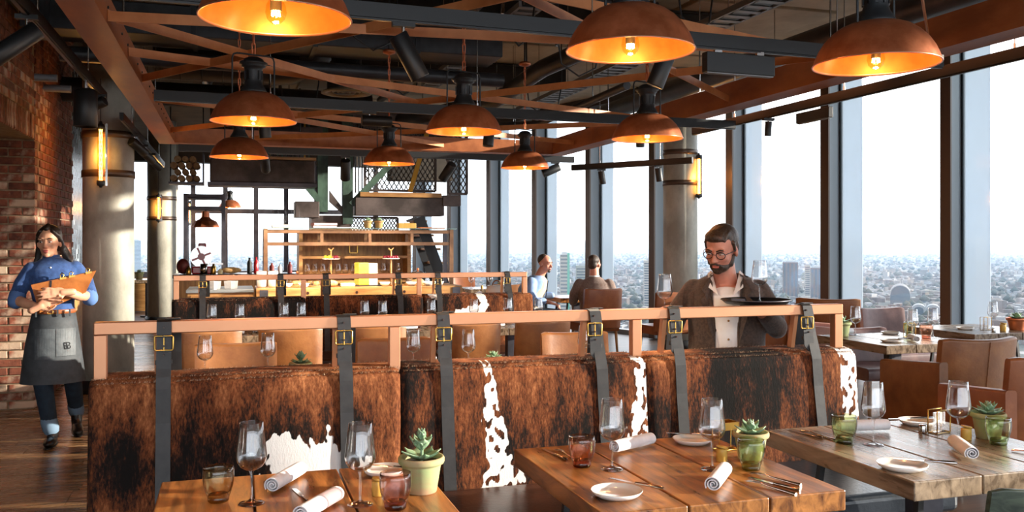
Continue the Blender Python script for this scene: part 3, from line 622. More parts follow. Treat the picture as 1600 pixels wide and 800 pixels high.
def pipe(path, r, label, m=m_duct, name='service_pipe', cat='pipe', clamps=3):
    p0 = Vector(path[0]); t = thing(name, label, cat, p0); P = [Vector(p)-p0 for p in path]
    MB().tube(P, r, 12).build('run', m, t)
    for k in range(clamps):
        s = (k+.5)/clamps*(len(P)-1); i = min(int(s), len(P)-2); c = P[i].lerp(P[i+1], s-i)
        MB().cyl(c+Vector((0,0,r*.9)), c+Vector((0,0,max(.1,4.0-p0.z-c.z))), .006, n=5).build('hanger', m_steel, t)
    return t
pipe([(-4,6.2,3.35),(3.2,6.35,3.35)], .045, 'thin black pipe crossing over the front lamps')
pipe([(-1.4,8.45,3.12),(2.6,8.55,3.12)], .07, 'thick black pipe crossing over the middle lamps')
pipe([(2.0,10.9,3.0),(2.3,10.35,3.02),(2.85,9.6,3.1),(3.05,8.6,3.28),(3.4,7.4,3.4)], .09, 'black flexible hose curving above the far lamps')
pipe([(-4,5.4,3.3),(-1.05,5.45,3.3)], .03, 'pale conduit over the aisle, nearest of three', m_mullg)
pipe([(-4,8.9,2.98),(-1.5,8.92,2.98)], .035, 'lower grey conduit over the brick lintel', m_mullg)
pipe([(-4,9.3,2.95),(-1.45,9.32,2.95)], .035, 'grey conduit against the brick pier top', m_mullg)
pipe([(1.95,3.6,3.49),(2.0,12.5,3.49)], .05, 'black pipe running deep along the ceiling centre')
pipe([(3.2,10.6,2.95),(3.6,10.3,2.95),(3.62,7.8,3.0)], .04, 'thin dark pipe bending by the right-hand beam')
pipe([(-.3,3.8,3.63),(-.3,12.5,3.63)], .07, 'black pipe running deep above the aisle edge')
pipe([(-4,10.25,3.1),(1.55,10.35,3.1)], .13, 'wide black duct pipe crossing before the mesh cage')
pipe([(.75,4.55,3.42),(3.7,4.75,3.42)], .10, 'wide dark pipe crossing near the windows', m_duct)
pipe([(5.45,3.6,3.45),(5.4,12.5,3.45)], .13, 'wide dark duct running deep beside the windows')
def tray(x0, x1, y0, y1, z, label):
    t = thing('cable_tray', label, 'cable tray', ((x0+x1)/2, y0, z)); w = (x1-x0)/2; ln = y1-y0
    for s in (-1,1):
        MB().bx(s*w-.012, s*w+.012, 0, ln, 0, .05).build('side_rail', m_mullg, t)
    k = 0
    while k*.16 < ln: MB().bx(-w, w, k*.16, k*.16+.07, 0, .006).build('rung', m_mullg, t); k += 1
    MB().bx(-w*.7, w*.6, .1, ln-.1, .007, .05).build('cable_bundle', m_black, t)
    for k in range(4):
        for s in (-1,1): MB().cyl((s*w, ln*(k+.5)/4, .04), (s*w, ln*(k+.5)/4, 4.0-z), .005, n=5).build('hanger', m_steel, t)
tray(3.95,4.2, 5.6, 13.0, 3.4, 'perforated cable tray running above the right-hand beam')
tray(2.35,2.55, 7.2, 11.3, 3.5, 'perforated cable tray running above the lamp chains')
for k, (x, y, w) in enumerate(((.85,8.4,4.2),(.85,11.6,3.6),(.85,5.0,3.9))):
    t = thing('steel_joist', 'dark steel joist across the ceiling, '+('above the central lamp','beyond the far beam','nearest the camera')[k], 'joist', (x,y,3.62))
    MB().bx(0,w,-.07,.07,0,.015).build('lower_flange', m_grime, t); MB().bx(0,w,-.008,.008,.015,.28).build('web', m_grime, t); MB().bx(0,w,-.07,.07,.28,.295).build('upper_flange', m_grime, t)
t = thing('curved_soffit_panel', 'pale blue grey metal panel with a curved edge under the ceiling', 'ceiling panel', (4.35,5.6,3.75))
pp = [(-.1,1.4),(-.1,1.0),(.0,.6),(.2,.25),(.5,0),(.9,-.2),(1.4,-.3),(1.4,.2)]
MB().add([(x,y,0) for x,y in pp]+[(x,y,.02) for x,y in pp], [tuple(range(8))[::-1], tuple(range(8,16))]+[(i,(i+1)%8,8+(i+1)%8,8+i) for i in range(8)]).build('sheet', mat('pale blue zinc', S(166,182,192), rough=.4, metal=.3), t)
for k in range(6): MB().cyl((-.05+.28*k,1.3-.2*k,-.012),(-.05+.28*k,1.3-.2*k,.02),.012,n=6).build('screw', m_black, t)
t = thing('strut_channel', 'pale perforated strut channel crossing the ceiling behind the central chain', 'strut', (.9,8.15,3.56))
MB().bx(0,2.9,-.03,.03,0,.008).bx(0,2.9,-.03,-.024,0,.04).bx(0,2.9,.024,.03,0,.04).build('channel', m_slab, t)
slot2 = MB().bx(-.03,.03,-.01,.01,-.002,.002).mesh('slot', m_black)
for k in range(24): o = link('slot', slot2, t); o.location = (.1+.118*k,0,-.001)
for k in range(4): MB().cyl((.2+.8*k,0,.008),(.2+.8*k,0,.36),.006,n=5).build('hanger', m_steel, t)
rgw = random.Random(21)
for k in range(9):
    x, y, z = ((-.2,6.0,3.3),(.5,9.9,2.95),(.9,7.2,3.1),(1.5,9.0,3.05),(2.1,6.9,3.15),(2.7,7.25,3.0),(3.1,9.3,2.95),(3.3,6.2,3.2),(.35,7.25,3.15))[k]
    t = thing('cable_loop', 'thin black cable drooping from the ceiling, '+ordw[k]+' from the aisle side', 'cable', (x,y,z)); l = rgw.uniform(.25,.5)
    MB().tube([(0,0,3.95-z),(.01,0,.25),(.04,0,.05),(l*.5,.05,-.04),(l*.9,.1,.05),(l,.1,.3),(l,.1,3.95-z)], .008, 7).build('cable', m_black, t); MB().bx(-.012,.012,-.012,.012,.2,.28).build('clip', m_steel, t)
# ================================================================ BANQUETTES
def hide_material():
    m = bpy.data.materials.new('brindle cowhide'); m.use_nodes = True; N, L = m.node_tree.nodes, m.node_tree.links; b = N['Principled BSDF']
    b.inputs['Roughness'].default_value = .9; b.inputs['Specular IOR Level'].default_value = .15; b.inputs['Sheen Weight'].default_value = 0; b.inputs['Sheen Roughness'].default_value = .4
    tc = N.new('ShaderNodeTexCoord'); mp = N.new('ShaderNodeMapping'); mp.inputs['Rotation'].default_value = (0,.35,0); mp.inputs['Scale'].default_value = (1,1,.32)
    L.new(tc.outputs['Object'], mp.inputs[0])
    def nz(s, d, r=.6):
        t = N.new('ShaderNodeTexNoise'); t.inputs['Scale'].default_value = s; t.inputs['Detail'].default_value = d; t.inputs['Roughness'].default_value = r; L.new(mp.outputs[0], t.inputs[0]); return t
    big, fine = nz(9, 9, .78), nz(120, 4, .7)
    ad = N.new('ShaderNodeMath'); ad.operation = 'MULTIPLY_ADD'; ad.inputs[1].default_value = .45; L.new(fine.outputs[0], ad.inputs[0]); L.new(big.outputs[0], ad.inputs[2])
    at = N.new('ShaderNodeAttribute'); at.attribute_name = 'hide_dark'; s2 = N.new('ShaderNodeMath'); s2.operation = 'MULTIPLY_ADD'; s2.inputs[1].default_value = -.30; L.new(at.outputs['Fac'], s2.inputs[0]); L.new(ad.outputs[0], s2.inputs[2])
    r = N.new('ShaderNodeValToRGB'); e = r.color_ramp.elements; e[0].position = .42; e[0].color = S(20,18,17); e[1].position = .86; e[1].color = S(194,130,84)
    for p, c in ((.50, S(44,28,22)), (.60, S(98,54,31)), (.71, S(134,82,50))): x = e.new(p); x.color = c
    L.new(s2.outputs[0], r.inputs[0])
    wa = N.new('ShaderNodeAttribute'); wa.attribute_name = 'hide_white'; s3 = N.new('ShaderNodeMath'); s3.operation = 'MULTIPLY_ADD'; s3.inputs[1].default_value = .5; L.new(fine.outputs[0], s3.inputs[0]); L.new(wa.outputs['Fac'], s3.inputs[2])
    r2 = N.new('ShaderNodeValToRGB'); r2.color_ramp.elements[0].position = .66; r2.color_ramp.elements[1].position = .84; L.new(s3.outputs[0], r2.inputs[0])
    mx = N.new('ShaderNodeMixRGB'); mx.inputs[2].default_value = S(232,230,228); L.new(r2.outputs[0], mx.inputs[0]); L.new(r.outputs[0], mx.inputs[1]); L.new(mx.outputs[0], b.inputs['Base Color'])
    bp = N.new('ShaderNodeBump'); bp.inputs['Strength'].default_value = .35; bp.inputs['Distance'].default_value = .006; L.new(fine.outputs[0], bp.inputs['Height']); L.new(bp.outputs[0], b.inputs['Normal'])
    return m
m_hide = hide_material()
def segd(px, pz, a, b2):
    dx, dz = b2[0]-a[0], b2[1]-a[1]; l = dx*dx+dz*dz
    t = 0 if l == 0 else max(0, min(1, ((px-a[0])*dx+(pz-a[1])*dz)/l))
    return math.hypot(px-a[0]-t*dx, pz-a[1]-t*dz), t
def hide_panel(x0, x1, res, patches, darks, parent, seed):
    """upholstered back cushion: front face, rolled top, back face; local y=0 is the front of the top edge"""
    key = [(-.055,.43),(-.03,.6),(-.01,.8),(-.004,.90),(.006,.945),(.03,.968),(.07,.975),(.14,.977),(.20,.974),(.232,.962),(.25,.93),(.256,.86),(.266,.5)]
    path = []
    for (a, b2), (c, d) in zip(key[:-1], key[1:]):
        n = max(1, int(math.hypot(c-a, d-b2)/res))
        path += [(a+(c-a)*k/n, b2+(d-b2)*k/n) for k in range(n)]
    path.append(key[-1]); nx = int((x1-x0)/res); vs = []; wh = []; dk = []
    for i in range(nx+1):
        x = x0+(x1-x0)*i/nx; e = min(x-x0, x1-x); inset = .014*max(0, 1-e/.035)**2
        for (y_, z) in path:
            yc, zc = .11, .75; k = inset/.13
            n1 = noise.noise(Vector((x*2.3, z*2.1, seed)))
            puff = .006*noise.noise(Vector((x*3, z*3, seed+9)))
            yy = y_+(yc-y_)*k+puff; zz = z-(inset*.8 if z > .95 else 0)
            vs.append((x, yy, zz))
            w = 0
            px, pz = (x, z) if y_ < .1 else (x, 1.95-z+y_)
            for pts, rad, speck, wob in patches:
                for (a, b2), (ra, rb) in zip(zip(pts[:-1], pts[1:]), zip(rad[:-1], rad[1:])):
                    d_, t = segd(px, pz, a, b2); rr_ = ra+(rb-ra)*t
                    f = d_/rr_+wob*noise.noise(Vector((x*22, z*14, seed)))+.35*noise.noise(Vector((x*70, z*30, seed+3)))
                    q_ = max(0, min(1, (1.12-f)/.3))
                    if speck and q_ > 0:
                        sp = noise.noise(Vector((x*38, z*26, seed+5)))
                        if sp > .12: q_ *= max(0, 1-(sp-.12)*9)
                    w = max(w, q_)
            wh.append(w)
            dd = .44+.85*n1+.3*noise.noise(Vector((x*6, z*2.5, seed+2)))
            for c, r_, am in darks: dd += am*max(0, 1-math.hypot(x-c[0], z-c[1])/r_)
            dk.append(max(0, min(1, dd)))
    m = len(path); fs = [(i*m+j, (i+1)*m+j, (i+1)*m+j+1, i*m+j+1) for i in range(nx) for j in range(m-1)]
    fs += [tuple(range(m))[::1], tuple(nx*m+j for j in range(m-1,-1,-1))]
    mb = MB(); mb.add(vs, fs, True); o = mb.build('hide_cushion', m_hide, parent)
    for nm, arr in (('hide_white', wh), ('hide_dark', dk)):
        a = o.data.attributes.new(nm, 'FLOAT', 'POINT'); a.data.foreach_set('value', arr)
    return o
def hair_fringe(x0, x1, parent, seed, n):
    rg = random.Random(seed); h = MB(); hw = MB()
    for k in range(n):
        x = rg.uniform(x0+.01, x1-.01); y_ = rg.choice([rg.uniform(0,.04), rg.uniform(.18,.25), rg.uniform(.02,.24)]); z = .955 if y_ < .02 or y_ > .22 else .97
        l = rg.uniform(.004,.011); dx, dy = rg.uniform(-.006,.012), rg.uniform(-.008,.006); w = .0007
        t = h if rg.random() < .68 else hw
        t.add([(x-w,y_,z),(x+w,y_,z),(x+dx,y_+dy,z+l)], [(0,1,2)]); t.add([(x,y_-w,z),(x,y_+w,z),(x+dx,y_+dy,z+l)], [(0,1,2)])
    tag(h.build('hair_fringe', mat('brown hide hair %d' % seed, S(120,70,38), S(60,36,24), rough=.6, scale=6), parent), kind='stuff')
    tag(hw.build('pale_hair_fringe', mat('pale hide hair %d' % seed, S(220,196,164), rough=.6), parent), kind='stuff')
XS = [-.52, .68, 1.82, 2.97]
STR = [-.25, .445, .867, 1.566, 1.97, 2.69]
def strap_loop(parent, x, i):
    w = .027; t = .0035
    def ribbon(path, name, xo=0, w=w, x2=None):
        rings = []; n = len(path); x2 = xo if x2 is None else x2
        for k, (a, b2) in enumerate(path):
            p, q_ = path[max(0,k-1)], path[min(n-1,k+1)]; dy, dz = q_[0]-p[0], q_[1]-p[1]; l = math.hypot(dy, dz) or 1; ny, nz_ = -dz/l*t/2, dy/l*t/2
            xx = x+xo+(x2-xo)*k/(n-1)
            rings.append([(xx-w,a-ny,b2-nz_),(xx+w,a-ny,b2-nz_),(xx+w,a+ny,b2+nz_),(xx-w,a+ny,b2+nz_)])
        return MB().loft(rings, False).build(name, m_strap, parent)
    lean = (.0, .01, .012, .035, .02, .05)[i]
    fr_ = ribbon([(.085,1.193),(.05,1.194),(.034,1.186),(.030,1.15),(.02,1.06),(-.004,.975),(-.012,.93),(-.018,.8),(-.042,.6),(-.064,.44)], 'strap_front', 0, x2=lean)
    ribbon([(.05,1.197),(.085,1.197),(.099,1.188),(.103,1.15),(.112,1.06),(.125,.985)], 'strap_back', .03, x2=.034)
    b_ = MB(); zc = 1.105; yb = .018
    b_.tube([(x-.030,yb,zc+.028),(x+.030,yb,zc+.028),(x+.034,yb,zc+.024),(x+.034,yb,zc-.024),(x+.030,yb,zc-.028),(x-.030,yb,zc-.028),(x-.034,yb,zc-.024),(x-.034,yb,zc+.024)], .0034, 8, closed=True)
    b_.build('buckle', m_brass, fr_)
    MB().cyl((x,yb-.002,zc+.03),(x,yb-.004,zc-.03),.0028,n=6).build('buckle_pin', m_brass, fr_)
    MB().bx(x-w-.004, x+w+.004, -.002+.008, .022, 1.022, 1.04).build('keeper_loop', m_strap, fr_, .002)
    tip = [(-w,.0),(-w,-.075),(0,-.105),(w,-.075),(w,0)]
    MB().add([(x+a,.008-(.006 if b2 < 0 else 0),1.07+b2) for a, b2 in tip]+[(x+a,.012-(.006 if b2 < 0 else 0),1.07+b2) for a, b2 in tip], [(4,3,2,1,0),(5,6,7,8,9)]+[(j,(j+1)%5,5+(j+1)%5,5+j) for j in range(5)]).build('strap_tip', m_strap, fr_)
    for k in range(4): MB().cyl((x,.02-.007*k,1.165-.035*k+(-.0)),(x,.034-.007*k,1.165-.035*k),.004,n=8).build('strap_hole', m_dleather, fr_)
    MB().beam((x-.03,.075,1.15),(x-.028,.115,.96),.02,.034).build('copper_strut', m_rail, parent)
def banquette(y, label, patches, darks, res, seats, hairs, back_seats=()):
    t = thing('banquette', label, 'banquette', (0,y,0))
    for k in range(3):
        hide_panel(XS[k]+.002, XS[k+1]-.002, res, patches[k], darks[k], t, 11+k*7+int(y*3))
        hair_fringe(XS[k], XS[k+1], t, 5+k+int(y), hairs)
        MB().bx(XS[k]+.004, XS[k+1]-.004, -.66, -.05, .35, .46).build('seat_cushion', seats[k], t, .03, 4)
    for k in range(len(back_seats)): MB().bx(XS[k]+.004, XS[k+1]-.004, .27, .74, .35, .46).build('seat_cushion', back_seats[k], t, .03, 4)
    MB().bx(XS[0]+.02, XS[3]-.02, -.6, .24, .08, .35).build('plinth', m_dleather, t)
    MB().bx(XS[0]+.06, XS[3]-.06, -.54, .2, 0, .08).build('toe_recess', m_black, t)
    MB().bx(XS[0]+.02, XS[3]-.02, .05, .19, .35, .88).build('back_frame', m_dleather, t)
    MB().bx(-.505, 2.92, .045, .09, 1.14, 1.19).build('top_rail', m_rail, t, .004)
    for x in (-.482, .663, 1.79, 2.897): MB().bx(x-.023, x+.023, .046, .089, .93, 1.14).build('rail_post', m_rail, t, .003)
    for i, x in enumerate(STR): strap_loop(t, x, i)
    return t
F1 = [[([(.20,.66),(.33,.58),(.45,.52)], (.07,.12,.10), 0, .7), ([(.12,.52),(.3,.46)], (.05,.08), 0, .6)],
      [([(1.06,1.0),(1.07,.85),(1.08,.7),(1.12,.56),(1.10,.44)], (.012,.03,.045,.075,.095), 1, .6), ([(1.79,1.0),(1.80,.8),(1.77,.62),(1.74,.5)], (.03,.05,.06,.05), 1, .5)],
      [([(2.93,1.05),(2.93,.75),(2.94,.6)], (.06,.07,.06), 1, .5)]]
D1 = [[((-.42,.62),.2,.45), ((-.1,.6),.3,.35), ((-.35,.85),.25,-.4), ((.35,.85),.4,-.5)], [((.8,.6),.3,.1), ((1.5,.8),.5,.25), ((1.3,.85),.25,-.3)], [((2.4,.7),.7,.6)]]
banquette(3.70, 'front cowhide banquette strapped to a copper rail behind the front tables', F1, D1, .007, (m_dleather, m_dleather, m_nleather), 4500, (m_dleather, m_dleather))
F2 = [[], [], [([(2.40,1.0),(2.45,.86),(2.35,.79),(2.2,.78),(2.08,.70)], (.03,.045,.07,.05,.05), 0, .6), ([(1.98,.94),(1.9,.97)], (.03,.02), 0, .4)]]
D2 = [[((0,.7),1.0,.9)], [((.9,.7),.3,.3), ((1.55,.8),.35,.4)], [((2.2,.9),.3,-.2)]]
banquette(8.68, 'far cowhide banquette strapped to a copper rail before the bar', F2, D2, .014, (m_dleather, m_dleather, m_dleather), 1500)
# ================================================================ TABLES
def table(x0, x1, y0, y1, label, m, planks=3, rods=True):
    t = thing('dining_table', label, 'table', ((x0+x1)/2, (y0+y1)/2, 0)); w, l = (x1-x0)/2, (y1-y0)/2; z = .75; pw = 2*w/planks
    for k in range(planks):
        o = MB().bx(-w+k*pw+.003, -w+(k+1)*pw-.003, -l, l, z-.062, z).build('plank', m, t, .004)
    MB().bx(-w+.08, w-.08, -l+.12, -l+.18, z-.075, z-.0625).bx(-w+.08, w-.08, l-.18, l-.12, z-.075, z-.0625).build('crossbar', m_black, t)
    for sx in (-1,1):
        for sy in (-1,1):
            MB().beam((sx*(w-.16), sy*(l-.15), z-.075), (sx*(w-.08), sy*(l-.12), 0), .022, .022).build('leg', m_black, t)
    MB().bx(-.045,.045,-.045,.045,.02,z-.075).build('centre_post', m_dsteel, t); MB().bx(-.13,.13,-.13,.13,0,.02).build('foot_plate', m_dsteel, t, .004)
    return t
table(-.21,.61,2.2,2.98, 'warm oak plank table at the lower left, cut by the frame', m_wood)
table(.975,1.775,2.26,3.07, 'warm oak plank table standing in the middle foreground', m_wood)
table(2.03,2.85,2.27,3.08, 'grey brown plank table in the foreground nearest the windows', m_wood2)
for k, (a, b2) in enumerate(((-.21,.61),(.975,1.775),(2.03,2.85))):
    s = ('nearest the aisle', 'in the middle', 'nearest the windows')[k]
    table(a, b2, 4.58, 5.4, 'oak table behind the front banquette, '+s, m_wood2)
    table(a, b2, 7.38, 8.12, 'oak table along the far banquette, '+s, m_wood2)
table(4.5,5.3,5.3,6.1, 'pale oak table between leather armchairs on the window side', m_wood2)
table(5.75,6.5,5.75,6.5, 'pale oak table close to the windows behind the big armchair', m_wood2)
table(4.18,4.9,11.1,11.8, 'oak table shared by the two seated men', m_wood)
table(5.1,5.8,8.6,9.4, 'oak table by the windows behind the man with the tray', m_wood2)
table(3.6,4.3,13.6,14.4, 'oak table by the far windows right of the bar', m_wood2)
table(-2.2,-1.0,18.9,19.7, 'dark table by the far windows seen between the columns', m_wood2)
# ================================================================ CHAIRS
def rrect_ring(x, y0, y1, z0, z1, r, n=4, ybow=0, taper=0):
    pts = []
    for cx, cz, a0 in ((y1-r, z0+r, -PI/2), (y1-r, z1-r, 0), (y0+r, z1-r, PI/2), (y0+r, z0+r, PI)):
        for k in range(n+1):
            a = a0+k*PI/2/n; yy = cx+r*math.cos(a); zz = cz+r*math.sin(a)
            pts.append((x, yy+ybow+taper*(zz-z0), zz))
    return pts
def back_panel(mb, w, z0, z1, th, bow, lean, dip=0, seg=14):
    rings = []
    for i in range(seg+1):
        s = -1+2*i/seg; e = max(0, abs(s)-.9)/.1
        rings.append(rrect_ring(s*w, -th/2*(1-.35*e), th/2*(1-.35*e), z0, z1-dip*(1-s*s)-.012*e*e, min(.02,th*.3), 4, -bow*s*s, lean))
    return mb.loft(rings)
def chair(kind, m, label, loc, rz, group='leather dining chairs', w=.25, h=.86):
    """seat faces local -y ; backrest at local +y"""
    t = thing('leather_armchair' if kind == 'arm' else 'leather_chair', label, 'armchair' if kind == 'arm' else 'chair', loc, rz, group)
    back_panel(MB(), w, .3 if kind == 'arm' else .40, h, .07, .07 if kind == 'arm' else .05, .12, .015).build('backrest', m, t).location = (0,.24,0)
    rings = [rrect_ring(x*.92*w/.25*.25/.25*.25, -.25, .23, .36, .465, .03) for x in (-1,-.95,-.5,0,.5,.95,1)]
    MB().loft(rings).build('seat', m, t)
    if kind == 'arm':
        for s in (-1,1):
            rg = []
            for k in range(9):
                yy = .27-.58*k/8; zt = .70-.05*k/8; rg.append([(s*(w+.005)+(p[1]), yy, p[2]) for p in rrect_ring(0, -.035, .035, .22, zt, .02)])
            MB().loft(rg).build('arm', m, t)
        MB().loft([rrect_ring(x, -.24, .24, .22, .37, .02) for x in (-w+.03, 0, w-.03)]).build('base', m, t)
        MB().tube([(0,.277+.12*(z-.3)+.002,z) for z in (.3,.5,.7,.83)], .0026, 6).build('back_seam', m, t)
    for sx in (-1,1):
        for sy in (-1,1): MB().cyl((sx*w*.78, sy*.2, .36 if kind != 'arm' else .22), (sx*w*.84, sy*.23, 0), .02, .014, 8).build('leg', m_bwoodv if kind != 'arm' else m_black, t)
    MB().tube([(-w*.97, .196+.12*(h-.47), h-.035),(-w*.5,.228+.12*(h-.47),h-.045),(0,.24+.12*(h-.47),h-.045),(w*.5,.228+.12*(h-.47),h-.045),(w*.97,.196+.12*(h-.47),h-.035)], .003, 5).build('piping', m, t)
    return t
# chairs across the middle tables, looking towards the camera
for x, s in ((.03,'nearest the aisle'), (1.05,'at the centre'), (2.34,'nearest the windows')): chair('dine', m_tan, 'tan leather chair facing the camera behind the front banquette, '+s, (x,5.72,0), .05*random.uniform(-1,1))
for x, s in ((-.17,'first from the aisle'), (.43,'second from the aisle'), (1.08,'third from the aisle'), (1.86,'fourth from the aisle'), (2.45,'fifth from the aisle')):
    chair('dine', m_tan, 'tan leather chair turned to the far banquette, '+s, (x,7.16,0), PI+random.uniform(-.06,.06), w=.235)
chair('arm', m_tan, 'big tan leather armchair turned away, in front of the window side table', (4.83,5.03,0), PI-.02, 'leather armchairs', .31)
chair('arm', m_cognac, 'glossy cognac leather armchair cut by the right edge of the picture', (4.36,3.98,0), PI-.15, 'leather armchairs', .31, .88)
chair('dine', m_mauve, 'plum brown leather chair facing the camera at the window', (6.1,7.0,0), 0, 'leather dining chairs')
chair('dine', m_mauve, 'plum brown leather chair tucked under the pale window side table', (5.2,6.25,0), -.1, 'leather dining chairs', h=.76)
chair('arm', m_pinkl, 'dusty pink leather armchair behind the end of the front banquette', (5.62,7.5,0), 1.2, 'leather armchairs', .3)
chair('arm', m_tan, 'tan leather armchair behind the dusty pink one', (6.3,8.3,0), 2.4, 'leather armchairs', .33, .9)
chair('arm', m_cognac, 'cognac armchair behind the tray and the copper rail', (4.95,7.75,0), 2.9, 'leather armchairs', .3)
chair('dine', m_cognac, 'cognac leather chair on which the man in the taupe sweater sits', (4.47,10.62,0), PI+.05, 'leather dining chairs', .26, .92)
chair('dine', m_cognac, 'cognac leather chair under the man in the waistcoat', (3.85,11.35,0), PI/2+.1, 'leather dining chairs', .26, .8)
chair('dine', m_cognac, 'cognac leather chair with slim legs left of the window column', (5.2,10.05,0), PI+.1, 'leather dining chairs', .3, .9)
chair('dine', m_cognac, 'cognac leather chair seen side-on beside the window column', (6.02,9.7,0), PI-.3, 'leather dining chairs', .28, .9)
chair('dine', m_tan, 'tan leather chair behind the far banquette rail with white bag beside it', (3.95,12.9,0), PI, 'leather dining chairs', .28, .88)
chair('dine', m_cognac, 'cognac leather chair at the far windows right of the bar counter', (3.0,14.2,0), PI-1.2, 'leather dining chairs', .28, .9)
chair('dine', m_cognac, 'cognac leather chair by the bar end farthest back', (3.9,15.0,0), .2, 'leather dining chairs', .28, .9)
chair('dine', m_tan, 'tan chair at the dark table between the columns', (-1.2,18.5,0), PI, 'leather dining chairs', .25, .9)
t = thing('wooden_chair', 'dark green stained ash chair at the lower right corner', 'chair', (2.41,2.31,0), PI+.06)
m_gash = mat('green stained ash', S(44,52,44), S(78,88,72), rough=.45, scale=4, stretch=(1,8,9), detail=8, dist=.8, bump=.1)
back_panel(MB(), .22, .57, .755, .025, .06, .15, .01).build('back_board', m_gash, t).location = (0,.19,0)
for s in (-1,1): MB().cyl((s*.17,.2,.0),(s*.12,.215,.66),.017,.012,10).build('rear_leg', m_gash, t); MB().cyl((s*.18,-.2,0),(s*.16,-.18,.44),.018,.016,10).build('front_leg', m_gash, t)
MB().loft([rrect_ring(x, -.22, .2, .43, .46, .012) for x in (-.2,-.19,0,.19,.2)]).build('seat', m_gash, t)
# ================================================================ TABLEWARE
wg_foot = MB().lathe([(0,.003),(.037,.0),(.038,.0015),(.03,.004),(.012,.007),(.006,.012)], n=28).mesh('foot', g_clear)
wg_stem = MB().lathe([(.006,.012),(.004,.02),(.0036,.06),(.0042,.085),(.009,.096)], n=14).mesh('stem', g_clear)
wg_bowl = MB().lathe([(.004,.094),(.018,.098),(.031,.106),(.040,.119),(.0438,.133),(.043,.145),(.040,.17),(.0365,.20),(.0328,.232),(.032,.2325),(.0318,.231),(.0352,.20),(.0385,.17),(.0415,.145),(.042,.134),(.038,.12),(.03,.109),(.016,.101),(0,.099)], n=32).mesh('bowl', g_clear)
def wineglass(x, y, label, z=.75, group='wine glasses', s=1):
    t = thing('wine_glass', label, 'wine glass', (x,y,z), 0, group)
    for n_, me in (('foot',wg_foot),('stem',wg_stem),('bowl',wg_bowl)): link(n_, me, t)
    t.scale = (s,s,s); return t
tb_b = [(.028,.012),(.0335,.026),(.0385,.045),(.0405,.062),(.0402,.078),(.039,.09),(.038,.0905),(.0388,.078),(.039,.062),(.037,.046),(.032,.028),(.024,.02)]
tb_base = [(0,.0),(.025,.0),(.0275,.004),(.028,.012),(.024,.02),(0,.018)]
TM = {}
for n_, gb, gd in (('amber',g_amber,g_amberd),('red',g_red,g_redd),('plum',g_plum,g_plumd),('green',g_green,g_greend),('clear',g_clear,g_clear)):
    TM[n_] = (MB().lathe(tb_b, n=28).mesh('body', gb), MB().lathe(tb_base, n=28).mesh('base', gd))
def tumbler(x, y, kind, label, z=.75, s=1.12):
    t = thing('tumbler', label, 'tumbler', (x,y,z), 0, 'coloured tumblers'); link('body', TM[kind][0], t); link('base', TM[kind][1], t); t.scale = (s,s,s); return t
plate_me = MB().lathe([(0,.006),(.052,.006),(.062,.01),(.07,.019),(.072,.02),(.0735,.019),(.066,.009),(.055,.001),(.05,0),(0,.001)], n=40).mesh('side_plate', m_white)
def plate(x, y, label, z=.75, s=1): o = link('side_plate', plate_me); o.location = (x,y,z); o.scale = (s,s,1); return tag(o, label, 'plate', 'side plates')
kb = MB().add([(-.006,0,.001),(.006,0,.001),(.009,.05,.001),(.006,.09,.001),(-.006,.095,.001),(-.006,0,.0024),(.006,0,.0024),(.009,.05,.0024),(.006,.09,.0024),(-.006,.095,.0024)], [(4,3,2,1,0),(5,6,7,8,9),(0,1,6,5),(1,2,7,6),(2,3,8,7),(3,4,9,8),(4,0,5,9)]).mesh('blade', m_steel)
kh = MB().tube([(0,0,.0035),(0,-.04,.0045),(0,-.09,.0045),(0,-.098,.004)], [.0035,.005,.0065,.004], 8).mesh('handle', m_steel)
def knife(x, y, rz, label, z=.75, tilt=0):
    t = thing('table_knife', label, 'knife', (x,y,z), rz, 'cutlery'); t.rotation_euler = (tilt,0,rz); link('blade', kb, t); link('handle', kh, t); return t
fh = MB().tube([(0,-.11,.003),(0,-.06,.004),(0,0,.006),(0,.02,.009)], [.006,.0045,.003,.0035], 8).mesh('handle', m_steel)
ftn = MB()
for k in range(4): ftn.tube([((k-1.5)*.002,.018,.009),((k-1.5)*.0058,.034,.008),((k-1.5)*.006,.075,.004)], [.0022,.0018,.001], 6)
ftm = ftn.mesh('tines', m_steel)
def fork(x, y, rz, label, z=.75):
    t = thing('table_fork', label, 'fork', (x,y,z), rz, 'cutlery'); link('handle', fh, t); link('tines', ftm, t); return t
def napkin_mesh(L_, R_):
    out = []; inn = []
    for k in range(71):
        a = k*2*PI*2.6/70; r = .005+(R_-.005)*k/70; out.append((r*math.cos(a), r*math.sin(a)*.92)); inn.append(((r-.0028)*math.cos(a), (r-.0028)*math.sin(a)*.92))
    ring = out+inn[::-1]; mb = MB()
    mb.loft([[(p[0]*sx, y_, p[1]*sx) for p in ring] for y_, sx in ((-L_/2,.97),(-L_/2+.006,1),(0,1.02),(L_/2-.006,1),(L_/2,.96))], True, False)
    n = len(ring)
    for y_ in (-L_/2, L_/2):
        sx = .97; vs = [(p[0]*sx, y_, p[1]*sx) for p in ring]; mb.add(vs, [(j, j+1, n-2-j, n-1-j) for j in range(70)])
    return mb.mesh('napkin_roll', m_linen)
nap_me = napkin_mesh(.17, .0225)
def napkin(x, y, rz, label, z=.75, s=1.2):
    o = link('napkin_roll', nap_me); o.location = (x,y,z+.0212*s); o.rotation_euler = (0,0,rz); o.scale = (s,s,s); return tag(o, label, 'napkin', 'rolled white napkins')
